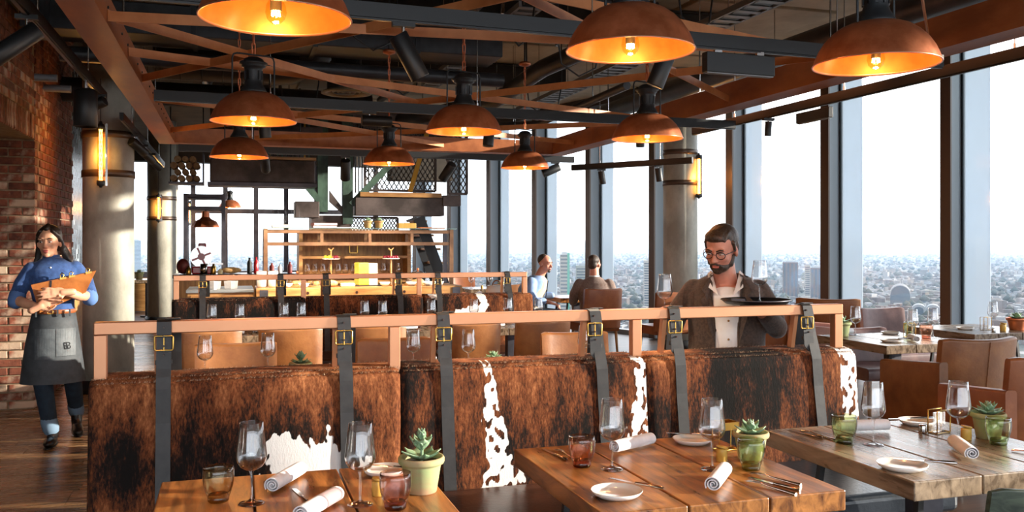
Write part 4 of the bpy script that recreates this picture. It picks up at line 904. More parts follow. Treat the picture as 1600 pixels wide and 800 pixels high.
def leaf_mesh(L_, W_, T_):
    mb = MB(); rings = []
    for k in range(8):
        s = k/7; w = W_*math.sin(PI*min(1,.12+s*.86))**.8*(1 if s < .7 else (1-(s-.7)/.32)); h = T_*(1-.6*s)
        rings.append([(w*math.cos(a)*1.0, s*L_, h*math.sin(a)+.25*L_*s*s+ .15*abs(math.cos(a))*w) for a in [2*PI*j/8 for j in range(8)]])
    return mb.loft(rings).mesh('leaf', m_succ)
leafs = [leaf_mesh(.052,.018,.005), leaf_mesh(.042,.016,.0045), leaf_mesh(.028,.012,.004)]
pot_p = [(0,0),(.036,0),(.038,.003),(.048,.065),(.049,.07),(.055,.071),(.057,.075),(.057,.084),(.054,.088),(.050,.087),(.047,.078),(.046,.07)]
pot_me = MB().lathe(pot_p, n=30).mesh('pot', m_terra); soil_me = MB().lathe([(0,.076),(.0465,.074)], n=24).mesh('soil', m_soil)
def potplant(x, y, label, z=.75, s=1, n=(7,6,4), pm=None, tall=0, rz=0, h=1):
    t = thing('potted_succulent', label, 'potted plant', (x,y,z), rz, 'potted succulents'); t.scale = (s,s,s*h)
    if pm: link('pot', MB().lathe(pot_p, n=24).mesh('pot', pm), t)
    else: link('pot', pot_me, t)
    link('soil', soil_me, t)
    if tall: MB().cyl((0,0,.07),(.004,.003,.1+tall),.005,.003,6).build('stem', m_succ, t)
    for ring, c in enumerate(n):
        for k in range(c):
            o = link('leaf', leafs[ring], t); o.location = (0,0,.082+.008*ring+tall*(ring/2)); o.rotation_euler = Euler((.15+.45*ring, 0, 2*PI*k/c+ring*.5), 'XYZ')
    return t
jar_b = MB().lathe([(0,0),(.018,0),(.019,.004),(.0185,.012),(.0198,.014),(.019,.04),(.018,.044),(0,.044)], n=20).mesh('jar_body', m_bamboo)
jar_l = MB().lathe([(0,.006),(.019,.006),(.0205,.003),(.0205,0),(0,0)], n=20).mesh('lid', m_bamboo)
def jar(x, y, label, z=.75, s=1, tilt=.2):
    t = thing('bamboo_jar', label, 'jar', (x,y,z), 0, 'bamboo salt jars'); link('jar_body', jar_b, t); l = link('lid', jar_l, t); l.location = (.002,0,.046); l.rotation_euler = (0,tilt,0); t.scale = (s,s,s); return t
def holder(x, y, label, z=.75, rz=0, box=False, w=.04, h=.075):
    t = thing('brass_holder', label, 'menu holder', (x,y,z), rz, 'brass wire holders')
    for yy in (-.02,.02): MB().tube([(-w,yy,.003),(w,yy,.003),(w,yy,h),(-w,yy,h)], .0028, 6, closed=True).build('wire_frame', m_brass, t)
    for sx in (-1,1): MB().cyl((sx*w,-.02,.003),(sx*w,.02,.003),.0028,n=6).build('crossbar', m_brass, t)
    if box:
        MB().bx(-w,w,-.03,.03,h+.002,h+.008).bx(-w,-w+.004,-.03,.03,h+.008,h+.028).bx(w-.004,w,-.03,.03,h+.008,h+.028).bx(-w,w,-.03,-.026,h+.008,h+.028).bx(-w,w,.026,.03,h+.008,h+.028).build('brass_tray', m_brass, t)
    else: MB().bx(-w*.8,w*.8,-.004,.004,.006,h*.9).build('card', g_clear, t)
    return t
# -- front left table
a = 'on the front left table'
tumbler(-.035,2.71,'amber','grey amber tumbler '+a, s=1.1)
wineglass(.056,2.66,'wine glass beside the grey amber tumbler '+a)
wineglass(.352,2.555,'wine glass between the napkins and succulent '+a)
napkin(.165,2.83,-.5,'rolled napkin leaning towards the banquette '+a); napkin(.235,2.51,-.6,'rolled napkin cut by the lower edge '+a)
plate(.475,2.865,'white side plate with a knife '+a); knife(.50,2.85,.9,'knife lying across the plate '+a,.772)
jar(.415,2.63,'yellow bamboo jar '+a); tumbler(.441,2.485,'plum','plum tinted tumbler '+a)
potplant(.545,2.63,'tall rosette succulent in a mossy clay pot '+a, s=1.22, tall=.03, n=(8,7,5))
fork(.45,2.36,.1,'fork in front of the plum tumbler '+a); knife(.2,2.68,.2,'knife between the two napkins '+a)
# -- front middle table
a = 'on the middle foreground table'
knife(1.085,2.94,.1,'knife nearest the plank edge '+a); fork(1.12,2.93,.05,'fork behind the rose brown tumbler '+a)
tumbler(1.118,2.765,'red','rose brown tumbler '+a); wineglass(1.199,2.70,'wine glass beside the rose brown tumbler '+a)
napkin(1.385,2.93,-1.15,'rolled napkin near the banquette '+a); plate(1.085,2.41,'white side plate near the front edge '+a,s=1.05); knife(1.16,2.44,.55,'knife resting on the nearer plate '+a,.772)
wineglass(1.513,2.60,'wine glass beside the brass holder '+a); plate(1.64,2.96,'white side plate near the banquette '+a); knife(1.66,3.0,.95,'knife resting on the farther plate '+a,.772)
holder(1.70,2.83,'brass wire holder with small tray '+a,rz=.1,box=True); jar(1.60,2.685,'yellow bamboo jar '+a)
potplant(1.71,2.68,'low succulent in a pale clay pot '+a, s=1.1); tumbler(1.635,2.56,'green','bottle green tumbler '+a,s=1.1)
napkin(1.44,2.43,-.72,'rolled napkin near the right front corner '+a); fork(1.63,2.44,.35,'fork by the green tumbler '+a); knife(1.60,2.38,.3,'knife nearest the right front corner '+a); fork(1.56,2.36,.3,'fork beside the corner knife '+a)
# -- front right table
a = 'on the front right table'
knife(2.13,2.96,.12,'knife by the banquette corner '+a); fork(2.16,2.94,.08,'fork beside the green tumbler '+a)
tumbler(2.18,2.79,'green','olive green tumbler '+a,s=1.15); wineglass(2.265,2.735,'wine glass beside the olive green tumbler '+a)
napkin(2.38,2.93,-1.75,'rolled napkin lying crosswise '+a); plate(2.69,2.985,'white side plate near the armchair '+a); knife(2.66,2.99,1.3,'knife across the farther plate '+a,.772)
holder(2.655,2.83,'upright brass card holder '+a,rz=.2,h=.09); o = tag(MB().lathe([(0,0),(.014,0),(.015,.003),(.015,.03),(.013,.034),(0,.034)],n=18).build('salt_pot', m_steel), 'small steel salt pot '+a, 'salt pot'); o.location = (2.585,2.84,.75)
jar(2.66,2.70,'yellow bamboo jar '+a); wineglass(2.575,2.65,'wine glass in front of the bamboo jar '+a); potplant(2.765,2.70,'broad-leaved succulent in a mossy clay pot '+a,s=1.12)
tumbler(2.71,2.60,'green','dark green tumbler before the pot '+a,s=1.1); napkin(2.47,2.52,-.5,'rolled napkin pointing at the camera '+a); plate(2.115,2.415,'white side plate near the front corner '+a,s=1.1); knife(2.19,2.40,.85,'knife resting on the front plate '+a,.772)
fork(2.71,2.44,.6,'fork near the right edge '+a); knife(2.76,2.45,.7,'knife near the right edge '+a)
# -- tables behind the front banquette
a = 'on the table row behind the front banquette'
for x, y, s in ((-.137,5.20,'leftmost'), (.20,5.24,'second from the aisle'), (1.03,5.2,'third from the aisle'), (1.34,5.1,'fourth from the aisle'), (2.08,5.1,'nearest the man with the tray')): wineglass(x,y,'wine glass '+a+', '+s)
tumbler(-.21+.03,4.75,'clear','clear tumbler '+a+' nearest the aisle'); tumbler(1.0,4.8,'red','rose tumbler '+a)
potplant(.36,4.95,'bushy succulent '+a+' between two glasses',s=1.1,tall=.02); potplant(1.45,4.95,'small succulent '+a+' at the centre',s=.95)
holder(.25,4.9,'brass wire holder '+a); jar(2.2,4.9,'bamboo jar '+a)
napkin(.04,4.98,-1.4,'rolled napkin '+a+' near the aisle'); plate(.5,5.1,'side plate '+a+' near the aisle'); plate(1.6,5.15,'side plate '+a+' at the centre'); napkin(1.26,4.82,-1.2,'rolled napkin '+a+' at the centre')
# -- tables along the far banquette
a = 'along the far banquette'
for k, (x, y) in enumerate(((-.17,7.85),(.05,7.8),(.63,7.9),(.78,7.85),(1.13,7.98),(1.30,7.9),(1.85,7.95),(2.08,7.85),(2.52,7.95),(2.77,7.85))): pass
tx = ((-.15,7.80),(.07,7.76),(.43,7.80),(.57,7.76),(1.12,7.85),(1.27,7.80),(1.72,7.86),(2.1,7.8),(2.44,7.85),(2.72,7.80))
for k, (x, y) in enumerate(tx): wineglass(x,y,ordw[k]+' wine glass from the aisle '+a, s=1.0)
for k, (x, c) in enumerate(((-.2,'clear'),(.2,'clear'),(.5,'red'),(1.05,'clear'),(1.55,'red'),(2.3,'clear'))): tumbler(x,7.65,c,('clear','rose')[c == 'red']+' tumbler '+a+', '+ordw[k]+' from the aisle')
potplant(1.16,7.6,'small succulent in a bowl '+a+' at the centre',s=.95,h=.8); potplant(2.74,7.6,'small succulent '+a+' nearest the windows',s=.95,h=.8)
for k, x in enumerate((0.0,.36,1.42,2.2)): napkin(x,7.5,-1.4,'rolled napkin '+a+', '+ordw[k]+' from the aisle')
holder(-.19+.05,7.45,'brass wire holder '+a,rz=.2); 
# -- window side tables
a = 'on the pale window side table'
potplant(4.60,5.92,'succulent in a tall mossy pot '+a,s=1.35); wineglass(4.78,5.98,'wine glass behind the mossy pot '+a); napkin(4.72,6.03,-1.2,'rolled napkin behind the mossy pot '+a); plate(5.12,5.98,'farther side plate '+a); plate(4.72,5.5,'nearer side plate '+a,s=1.15)
napkin(4.92,5.5,-.5,'rolled napkin with its end to the camera '+a); holder(5.08,5.72,'brass holder beside the red tumbler '+a,h=.11); wineglass(5.02,5.62,'wine glass in front of the brass holder '+a); tumbler(5.15,5.62,'red','deep red tumbler '+a,s=1.25); tumbler(5.24,5.9,'green','green tumbler '+a); wineglass(5.25,5.66,'wine glass beyond the red tumbler '+a); knife(4.78,5.5,1.2,'knife on the nearer plate '+a,.772)
a = 'on the table close to the windows'
plate(6.0,6.1,'side plate '+a); holder(6.12,6.0,'brass card holder '+a,h=.11); jar(6.2,5.9,'olive bamboo jar '+a,s=1.3); wineglass(6.3,6.1,'wine glass '+a); potplant(6.37,5.92,'leafy plant in a copper pot '+a,s=1.5,pm=m_copper_out,h=.8); o = tag(MB().lathe([(0,0),(.014,0),(.015,.003),(.015,.03),(.013,.034),(0,.034)],n=18).build('salt_pot', m_steel), 'small steel salt pot '+a, 'salt pot'); o.location = (6.05,5.85,.75)
a = 'on the window table behind the tray'
wineglass(5.25,9.0,'wine glass '+a+', left one'); wineglass(5.55,9.1,'wine glass '+a+', right one'); potplant(5.68,8.9,'leafy plant in a brown bowl '+a,s=1.3,h=.7)
a = 'on the far table right of the bar'
wineglass(3.7,13.9,'left wine glass '+a); wineglass(4.05,14.0,'right wine glass '+a); jar(3.85,13.8,'bamboo jar '+a); potplant(4.2,13.9,'small plant '+a)
wineglass(4.75,11.4,'wine glass beside the seated men')
# ================================================================ BAR, KITCHEN, STEEL STRUCTURE
t = thing('bar_counter', 'long timber bar counter with steel ends behind the far banquette', 'counter', (0,0,0))
MB().bx(.29,2.86,11.2,11.95,.81,.935).build('timber_top', m_bwood, t, .006)
MB().bx(.45,2.7,11.35,11.9,.1,.81).build('body', m_bwoodv, t); MB().bx(.5,2.65,11.4,11.85,0,.1).build('plinth', m_black, t)
for x in (.33,2.73): MB().bx(x,x+.1,11.19,11.22,.83,.915).build('steel_end', m_dsteel, t)
for x in (.9,1.5,2.1): MB().cyl((x,11.192,.87),(x,11.21,.87),.018,n=10).build('knot', m_dleather, t)
t = thing('prep_counter', 'timber prep counter with pale worktop left of the bar', 'counter', (0,0,0))
MB().bx(-.52,.27,11.4,12.4,.88,.915).build('worktop', m_mullg, t, .004); MB().bx(-.5,.26,11.43,12.38,.1,.88).build('body', m_bwood, t); MB().bx(-.45,.22,11.5,12.3,0,.1).build('plinth', m_black, t)
for k in range(2): MB().bx(-.47+.36*k,-.15+.36*k,11.41,11.43,.62,.85).build('drawer', m_bwood, t, .004); MB().cyl((-.31+.36*k,11.40,.76),(-.31+.36*k,11.42,.76),.015).build('knob', m_black, t)
for k, x in enumerate((-.2,.0)): o = tag(MB().lathe([(0,0),(.07,0),(.075,.01),(.085,.1),(.08,.1),(.07,.012),(0,.01)], n=4, smooth=False).build('paper_tray', m_linen), ('left','right')[k]+' white folded paper tray on the prep counter', 'tray'); o.location = (x,11.6,.915)
t = thing('bottle_gantry', 'bronze bar gantry with a glass shelf above the counter', 'shelf unit', (0,0,0))
for y in (11.72,12.1):
    for x in (.42,2.84): MB().bx(x-.025,x+.025,y-.025,y+.025,.935,1.665).build('post', m_shelfm if y < 12 else m_dsteel, t)
    for z in (1.635,1.475): MB().bx(.4,2.86,y-.018,y+.018,z-.022,z+.022).build('crossbar', m_shelfm, t)
    for x in (1.12,1.74,2.3): MB().bx(x-.02,x+.02,y-.015,y+.015,1.495,1.615).build('spacer', m_shelfm, t)
for x in (.42,2.84):
    for z in (1.635,1.475): MB().bx(x-.018,x+.018,11.72,12.1,z-.02,z+.02).build('side_bar', m_dsteel, t)
MB().bx(.36,2.9,11.65,12.17,1.668,1.682).build('glass_shelf', glass('shelf glass',(.86,.95,.9,1),1.5,body=.15,bodycol=S(170,200,180)), t)
t = thing('back_bar', 'open oak back bar cabinet with a shelf behind the counter', 'cabinet', (0,0,0))
MB().bx(.9,2.4,12.78,12.81,.2,1.66).build('back_panel', m_bwoodv, t)
for x in (.88,2.37): MB().bx(x,x+.05,12.4,12.8,.2,1.66).build('side_panel', m_bwood, t)
for z in (1.27,.93,1.63): MB().bx(.93,2.37,12.41,12.78,z,z+.035).build('shelf', m_bwood, t)
MB().bx(.88,2.42,12.4,12.81,0,.2).build('base', m_black, t)
for k in range(13): wineglass(1.0+k*.105, 12.5+.06*(k % 2), ordw[k] + ' glass of the back bar row counted from its left end' if k < 10 else ('eleventh','twelfth','thirteenth')[k-10]+' glass of the back bar row counted from its left end', .967, 'wine glasses in the back bar')
t = thing('wall_clip', 'small brass bracket fixed inside the back bar', 'bracket', (1.66,12.74,1.34)); MB().bx(-.06,.06,-.01,.01,0,.008).bx(-.06,-.05,-.01,.01,0,.12).bx(.05,.06,-.01,.01,0,.12).build('bracket', m_brass, t)
# food on the counter
m_cheese = mat('yellow cheese', S(236,186,56), S(244,206,96), rough=.5, scale=5, sss=.1); m_pale = mat('pale cheese', S(242,226,180), rough=.6); m_bread = mat('bread crust', S(206,150,90), S(232,196,140), rough=.8, scale=20)
m_grape = mat('red grape', S(116,26,44), rough=.25, var=.4); m_fruit = mat('yellow pear', S(214,196,40), rough=.35, var=.2); m_slate = mat('slate board', S(48,50,54), rough=.5)
t = thing('cheese_block', 'tall yellow cheese block standing on the bar counter', 'cheese', (1.62,11.5,.945), .25); MB().bx(-.09,.05,-.08,.08,0,.29).build('rind_side', m_cheese, t, .012); MB().bx(.05,.17,-.08,.08,0,.28).build('cut_side', m_pale, t, .006)
o = tag(MB().bx(-.3,.3,-.14,.14,0,.01).build('slate_board', m_slate), 'dark slate board under the yellow cheese block', 'board'); o.location = (1.62,11.5,.935)
def stand(x, y, label, fr):
    t = thing('cake_stand', label, 'cake stand', (x,y,.935), 0, 'two-tier fruit stands')
    MB().cyl((0,0,0),(0,0,.46),.014,.010,10).build('pole', m_bwood, t); MB().tube([(-.035,0,.48),(0,0,.45),(.035,0,.49)], [.012,.014,.006], 8).build('antler_grip', m_bwood, t)
    for z, r in ((.12,.15),(.34,.115)): MB().lathe([(0,z),(r*.9,z),(r,z+.012),(r-.004,z+.014),(r*.88,z+.006),(0,z+.006)], n=30).build('tier', m_white, t)
    return t
stand(1.22,11.55,'two-tier stand with yellow fruit and grapes on the bar',0); stand(2.0,11.6,'two-tier stand piled with red grapes right of the cheese',1)
rg = random.Random(9)
for k in range(9):
    a = rg.uniform(0,2*PI); r = rg.uniform(.03,.09); g = k >= 5
    o = tag(MB().ell((0,0,0),(.022,.022,.024),10,8).build('grape' if g else 'pear', m_grape if g else m_fruit), ordw[k]+(' red grape' if g else ' yellow fruit')+' on the left two-tier stand', 'fruit', 'fruit on the left stand'); o.location = (1.22+(.05 if g else -.04)+r*.5*math.cos(a), 11.55+r*math.sin(a)*.8, 1.303)
for k in range(10):
    a = k*2*PI/10; r = .085 if k % 2 else .05
    o = tag(MB().ell((0,0,0),(.02,.02,.022),10,8).build('grape', m_grape), ordw[k]+' red grape on the right two-tier stand', 'fruit', 'grapes on the right stand'); o.location = (2.0+r*math.cos(a), 11.6+r*math.sin(a), 1.301)
def cloche(x, y, r, label):
    t = thing('glass_cloche', label, 'cloche', (x,y,.935), 0, 'glass cloches')
    MB().lathe([(r*math.cos(a*PI/20), .02+r*1.0*math.sin(a*PI/20)) for a in range(0,10)]+[(.012,.02+r),(.012,.03+r),(0,.03+r)], n=32).build('dome', g_clear, t)
    MB().ell((0,0,.04+r),(.018,.018,.018),10,8).build('knob', m_copper_out, t); MB().lathe([(0,0),(r*1.08,0),(r*1.1,.012),(r*1.05,.018),(0,.018)], n=32).build('board', m_bwood, t)
    MB().lathe([(0,.02),(r*.5,.02),(r*.52,.05),(r*.4,.07),(0,.075)], n=20).build('cake', m_bread, t)
cloche(.80,11.56,.14,'large glass cloche over a cake at the left of the bar'); cloche(1.02,11.35,.075,'small glass cloche beside the left fruit stand'); cloche(2.02,11.32,.075,'small glass cloche before the right fruit stand'); cloche(2.35,11.57,.165,'largest glass cloche at the right of the bar')
bowl_me = MB().lathe([(0,.004),(.03,.0),(.055,.02),(.07,.055),(.067,.055),(.05,.022),(.028,.008),(0,.008)], n=24).mesh('bowl', m_white)
for k, (x, y) in enumerate(((.66,11.3),(.86,11.28),(2.0,11.27+.0),(2.2,11.25),(2.42,11.24),(2.56,11.26))):
    o = link('bowl', bowl_me); o.location = (x,y,.935) if k != 2 else (1.87,11.3,.935); tag(o, ordw[k]+' white bowl from the left along the bar counter front', 'bowl', 'white bowls on the bar')
o = tag(MB().ell((0,0,.04),(.09,.05,.045),14,8).build('bread_loaf', m_bread), 'pale bread loaf near the left end of the bar', 'bread'); o.location = (1.06+.13,11.27,.941)
o = tag(MB().bx(-.09,.09,-.05,.05,0,.05).build('cheese_wedge', m_pale, None, .015), 'pale cheese wedge left of the cheese block', 'cheese'); o.location = (1.4,11.3,.935)
cup_me = MB().lathe([(0,0),(.045,0),(.06,.02),(.062,.2),(.058,.2),(.055,.02),(0,.01)], n=20).mesh('canister', m_white)
for k, x in enumerate((.36,.5)): o = link('canister', cup_me); o.location = (x,11.45,.935); tag(o, ('left','right')[k]+' white canister at the left end of the bar', 'canister')
# on the glass shelf
g_dec = glass('decanter glass',(.97,.96,.95,1),1.5)
for k in range(5):
    t = thing('decanter', ordw[k]+' swan-neck glass decanter of the cluster on the gantry', 'decanter', (.53+.085*k,11.9+(.08 if k % 2 else -.06),1.724), 0, 'decanters on the gantry')
    MB().lathe([(0,0),(.04,.0),(.062,.025),(.065,.05),(.045,.085),(.02,.11)], n=20).build('belly', g_dec, t); MB().tube([(0,0,.1),(-.02,0,.17),(-.06,0,.26),(-.09,0,.33)], [.018,.012,.010,.012], 10).build('neck', g_dec, t)
o = tag(MB().bx(-.22,.2,-.16,.16,0,.042).build('marble_slab', mat('white marble', S(232,230,228), S(200,198,198), rough=.3, scale=6), None, .004), 'white marble slab under the decanters', 'slab'); o.location = (.72,11.9,1.682)
for k, (c, l) in enumerate(((S(92,40,34),'lower dark red book lying on the gantry shelf'),(S(120,56,44),'upper dark red book lying on the gantry shelf'))):
    t = thing('book', l, 'book', (1.17,11.9,1.682+.034*k), .1*k); MB().bx(-.15,.15,-.1,.1,.004,.03).build('pages', m_linen, t); mb_ = MB().bx(-.153,.155,-.104,.104,0,.004).bx(-.153,.155,-.104,.104,.03,.034).bx(-.156,-.15,-.104,.104,0,.034); mb_.build('cover', mat('book cover %d' % k, c, rough=.6), t)
o = tag(MB().bx(-.13,.13,-.09,.09,0,.012).build('menu', m_linen), 'white menu card lying on the gantry shelf', 'menu'); o.location = (1.46,11.9,1.682)
potplant(1.74,11.9,'left terracotta pot with white succulent on the gantry shelf',1.682,1.15,pm=m_terra2); potplant(1.89,11.9,'right terracotta pot with white succulent on the gantry shelf',1.682,1.15,pm=m_terra2)
t = thing('wooden_box', 'honey coloured wooden box on the gantry shelf', 'box', (2.26,11.9,1.682)); MB().bx(-.12,.12,-.08,.08,0,.07).build('body', m_bamboo, t, .004); MB().bx(-.02,.04,-.03,.03,.07,.085).build('cards', m_linen, t)
o = tag(MB().bx(-.17,.17,-.1,.1,0,.015).build('menu_board', m_corten), 'flat copper brown menu board at the right of the gantry shelf', 'menu'); o.location = (2.6,11.9,1.682)
# steel structure behind the bar
t = thing('steel_structure', 'weathered structural steelwork with verdigris posts rising behind the bar', 'steelwork', (0,0,0))
for x, z in ((1.31,1.95),(1.68,1.77)):
    MB().bx(x-.075,x+.075,13.52,13.54,z,3.71).bx(x-.075,x+.075,13.66,13.68,z,3.71).bx(x-.008,x+.008,13.54,13.66,z,3.71).build('post', m_verdi, t)
MB().beam((1.28,13.5,2.08),(.56,13.5,2.95),.06,.09).build('brace', m_verdi, t); MB().beam((1.72,13.5,2.06),(2.32,13.5,2.68),.06,.09).build('brace', m_verdi, t)
MB().add([(1.4,13.53,2.28),(1.6,13.53,2.02),(1.6,13.53,1.92),(1.4,13.53,2.1),(1.4,13.55,2.28),(1.6,13.55,2.02),(1.6,13.55,1.92),(1.4,13.55,2.1)],[(0,1,2,3),(7,6,5,4),(0,4,5,1),(1,5,6,2),(2,6,7,3),(3,7,4,0)]).build('gusset_plate', m_plate_steel, t)
MB().bx(1.78,3.15,13.45,13.85,1.9,2.18).build('box_girder', m_plate_steel, t, .01); MB().bx(.9,1.25,13.45,13.8,1.86,2.1).build('box_girder', m_plate_steel, t, .01)
MB().bx(1.85,3.1,13.42,13.6,2.182,2.25).build('timber_sleeper', m_bwood, t); MB().bx(3.12,3.4,13.4,13.7,2.06,2.22).build('end_bracket', m_plate_steel, t)
MB().bx(1.15,1.72,13.6,14.1,0,1.9).build('core', m_plate_steel, t)
MB().bx(-.3,1.3,13.48,13.9,2.96,3.2).build('upper_girder', m_plate_steel, t); MB().bx(1.75,3.4,13.6,13.9,3.3,3.5).build('upper_girder', m_plate_steel, t)
rgb = random.Random(4)
for k in range(16):
    x = .3+.055*k+rgb.uniform(-.012,.012); MB().bx(x-.012,x+.012,13.72,13.75,2.4,3.71).build('vertical_bar', (m_blackg, m_verdi, m_gold, m_mullg)[rgb.choice((0,0,0,1,2,3))], t)
for k in range(5): x = 1.82+.05*k; MB().bx(x-.01,x+.01,13.72,13.74,2.25,3.71).build('vertical_bar', m_blackg, t)
MB().beam((2.63,13.55,2.27),(2.93,13.55,3.3),.03,.07).build('stair_stringer', m_gold, t)
MB().bx(2.45,3.45,14.15,14.6,2.5,3.71).build('plant_housing', m_grime, t); MB().bx(-.3,2.4,14.2,14.6,3.15,3.71).build('plant_housing', m_grime, t); MB().bx(-.3,.3,14.2,14.6,2.7,3.15).build('plant_housing', m_grime, t)
MB().bx(1.78,2.4,14.2,14.25,2.9,3.15).build('cross_plate', m_plate_steel, t); MB().bx(.3,1.3,13.78,13.82,2.3,2.42).build('cross_plate', m_plate_steel, t)
def mesh_screen(x0, x1, z0, z1, y, label, cell=.075, dy=0, y2=None):
    s = thing('mesh_screen', label, 'mesh screen', (0,0,0)); mb = MB(); r = .0085
    yy = lambda x: y if y2 is None else y+(y2-y)*(x-x0)/(x1-x0)
    w, h = x1-x0, z1-z0; k = -h*.62
    for sgn in (1,-1):
        c = x0-h*.62
        while c < x1:
            a, b2 = c, c+h*.62; za, zb = (z0, z1) if sgn > 0 else (z1, z0)
            ta = max(0,(x0-a)/(b2-a)); tb_ = min(1,(x1-a)/(b2-a))
            if tb_ > ta: mb.beam((a+(b2-a)*ta, yy(a+(b2-a)*ta), za+(zb-za)*ta), (a+(b2-a)*tb_, yy(a+(b2-a)*tb_), za+(zb-za)*tb_), r*2, .004, up=(0,1,0))
            c += cell
    tag(mb.build('expanded_mesh', m_meshm, s), kind='stuff')
    for a, b2 in (((x0,z0),(x1,z0)),((x1,z0),(x1,z1)),((x1,z1),(x0,z1)),((x0,z1),(x0,z0))): MB().beam((a[0],yy(a[0]),a[1]),(b2[0],yy(b2[0]),b2[1]),.035,.035).build('frame_bar', m_plate_steel, s)
mesh_screen(1.95,3.05,2.29,3.26,13.64,'expanded mesh screen right of the verdigris posts')
mesh_screen(3.2,3.5,2.245,3.4,13.42,'narrow mesh screen at the outer end of the steelwork')
mesh_screen(-.25,.95,2.72,3.1,13.4,'mesh screen above the kitchen hood',.06)
mesh_screen(-.25,.95,3.2,3.7,13.4,'upper mesh screen under the dark ceiling',.06)
mesh_screen(1.75,2.5,1.55,1.88,13.9,'low mesh screen behind the terracotta pots',.05)
t = thing('kitchen_hood', 'patinated plate steel hood hanging over the open kitchen', 'hood', (0,0,0)); MB().bx(-.28,1.15,12.97,13.36,2.33,2.66).build('casing', m_plate_steel, t, .02); MB().bx(-.31,1.17,12.94,13.39,2.28,2.33).build('rim', m_dsteel, t); MB().bx(-.29,1.16,12.95,13.38,2.662,2.7).build('timber_cap', m_bwood, t)
for x in (-.1,.5,.95): MB().cyl((x,13.2,2.72),(x,13.2,3.72),.012,n=6).build('hanger', m_black, t)
rl = random.Random(12); m_log = mat('split firewood', S(120,84,54), S(186,148,104), rough=.9, scale=20); m_end = mat('log end', S(178,150,116), S(140,108,76), rough=.9, scale=25)
sh_ = thing('log_rack', 'steel rack of firewood beside the kitchen hood', 'rack', (-.6,13.1,2.33)); MB().bx(-.22,.24,-.02,.32,-.03,0).build('base', m_dsteel, sh_); MB().bx(.22,.24,-.02,.32,0,.4).build('side', m_dsteel, sh_); MB().cyl((-.2,.1,0),(-.2,.1,1.39),.01,n=6).build('hanger', m_black, sh_); MB().cyl((.23,.1,.4),(.23,.1,1.39),.01,n=6).build('hanger', m_black, sh_)
n_ = 0
for r_ in range(4):
    for c_ in range(4-r_ % 2):
        rr = rl.uniform(.042,.05); t = thing('firewood_log', ordw[min(n_,9)]+' split log of the rack counted from the bottom' if n_ < 10 else ('eleventh','twelfth','thirteenth','fourteenth')[n_-10]+' split log of the rack counted from the bottom', 'log', (-.755+.1*c_+.05*(r_ % 2), 13.1, 2.382+.088*r_), 0, 'firewood logs')
        MB().cyl((0,0,0),(0,.26,0),rr,rr,9).build('bark', m_log, t); MB().cyl((0,-.003,0),(0,.001,0),rr*.93,rr*.93,9).build('cut_end', m_end, t); n_ += 1
# stair at the right end of the bar
t = thing('staircase', 'steep black steel staircase with timber treads right of the back bar', 'staircase', (0,0,0))
for y in (13.2,13.75): MB().beam((3.05,y-.7,.55),(2.55,y-.7,1.85),.03,.16).build('stringer', m_black, t); MB().beam((3.45,y-.7,0.05),(3.05,y-.7,.55),.03,.16).build('stringer', m_black, t)
for k in range(9): f_ = k/8; MB().bx(3.38-.8*f_-.1, 3.38-.8*f_+.1, 12.53, 13.02, .18+1.6*f_, .21+1.6*f_).build('tread', m_bwood, t)
# open kitchen at the left
t = thing('kitchen_counter', 'dark kitchen counter under the far windows', 'counter', (0,0,0)); MB().bx(-.85,1.1,14.45,15.2,.94,1.0).build('worktop', m_blackg, t, .005); MB().bx(-.8,1.05,14.5,15.15,.1,.94).build('body', m_bwoodv, t); MB().bx(-.75,1.0,14.55,15.1,0,.1).build('plinth', m_black, t)
t = thing('shelf_frame', 'tall steel shelf frame standing behind the kitchen counter', 'shelf unit', (0,0,0))
for x in (-.7,-.12):
    for y in (15.25,15.75): MB().bx(x-.03,x+.03,y-.03,y+.03,0,2.28).build('post', m_dsteel, t)
for z in (2.25,2.05):
    for y in (15.25,15.75): MB().bx(-.7,-.12,y-.02,y+.02,z-.025,z+.025).build('crossbar', m_dsteel, t)
for k in range(6): MB().bx(-.7,-.12,15.3+.08*k,15.33+.08*k,2.03,2.05).build('slat', m_dsteel, t)
for k in range(5): MB().bx(-.69,-.13,15.3+.1*k,15.35+.1*k,2.2,2.215).build('slat', m_dsteel, t)
t = thing('heat_lamp', 'wide copper heat lamp shade hanging inside the shelf frame', 'lamp', (-.4,15.5,1.74)); MB().lathe([(.21,0),(.215,.02),(.17,.1),(.09,.14),(.065,.17),(.06,.26),(.03,.27),(0,.27)], n=10, smooth=False).build('shade', m_copper_out, t); MB().cyl((0,0,.27),(0,0,.29),.01).build('stem', m_black, t); MB().lathe([(0,.03),(.2,.005)], n=10).build('inner', m_copper_in, t)
m_redp = mat('red enamel', S(170,26,36), rough=.25, coat=.5)
t = thing('meat_slicer', 'red flywheel meat slicer with a polished disc on the kitchen counter', 'slicer', (-.42,14.75,1.0))
MB().bx(-.16,.16,-.12,.14,0,.12).build('base', m_redp, t, .02); MB().cyl((-.02,-.1,.27),(-.02,-.07,.27),.165,.165,36).build('flywheel', m_steel, t); MB().cyl((-.02,-.125,.27),(-.02,-.09,.27),.055,.055,24).build('hub', m_redp, t); MB().bx(-.07,.05,-.06,.05,.12,.48).build('column', m_redp, t, .02)
for k in range(4): a = k*PI/2+.4; MB().beam((-.02,-.104,.27),(-.02+.15*math.cos(a),-.104,.27+.15*math.sin(a)),.03,.006,up=(0,1,0)).build('spoke', m_redp, t)
MB().beam((.06,0,.44),(.26,0,.36),.02,.03).build('arm', m_steel, t); MB().bx(.1,.3,-.1,.1,.14,.17).build('carriage', m_steel, t)
m_wine = mat('cured red meat', S(96,24,26), S(140,60,54), rough=.5, scale=12)
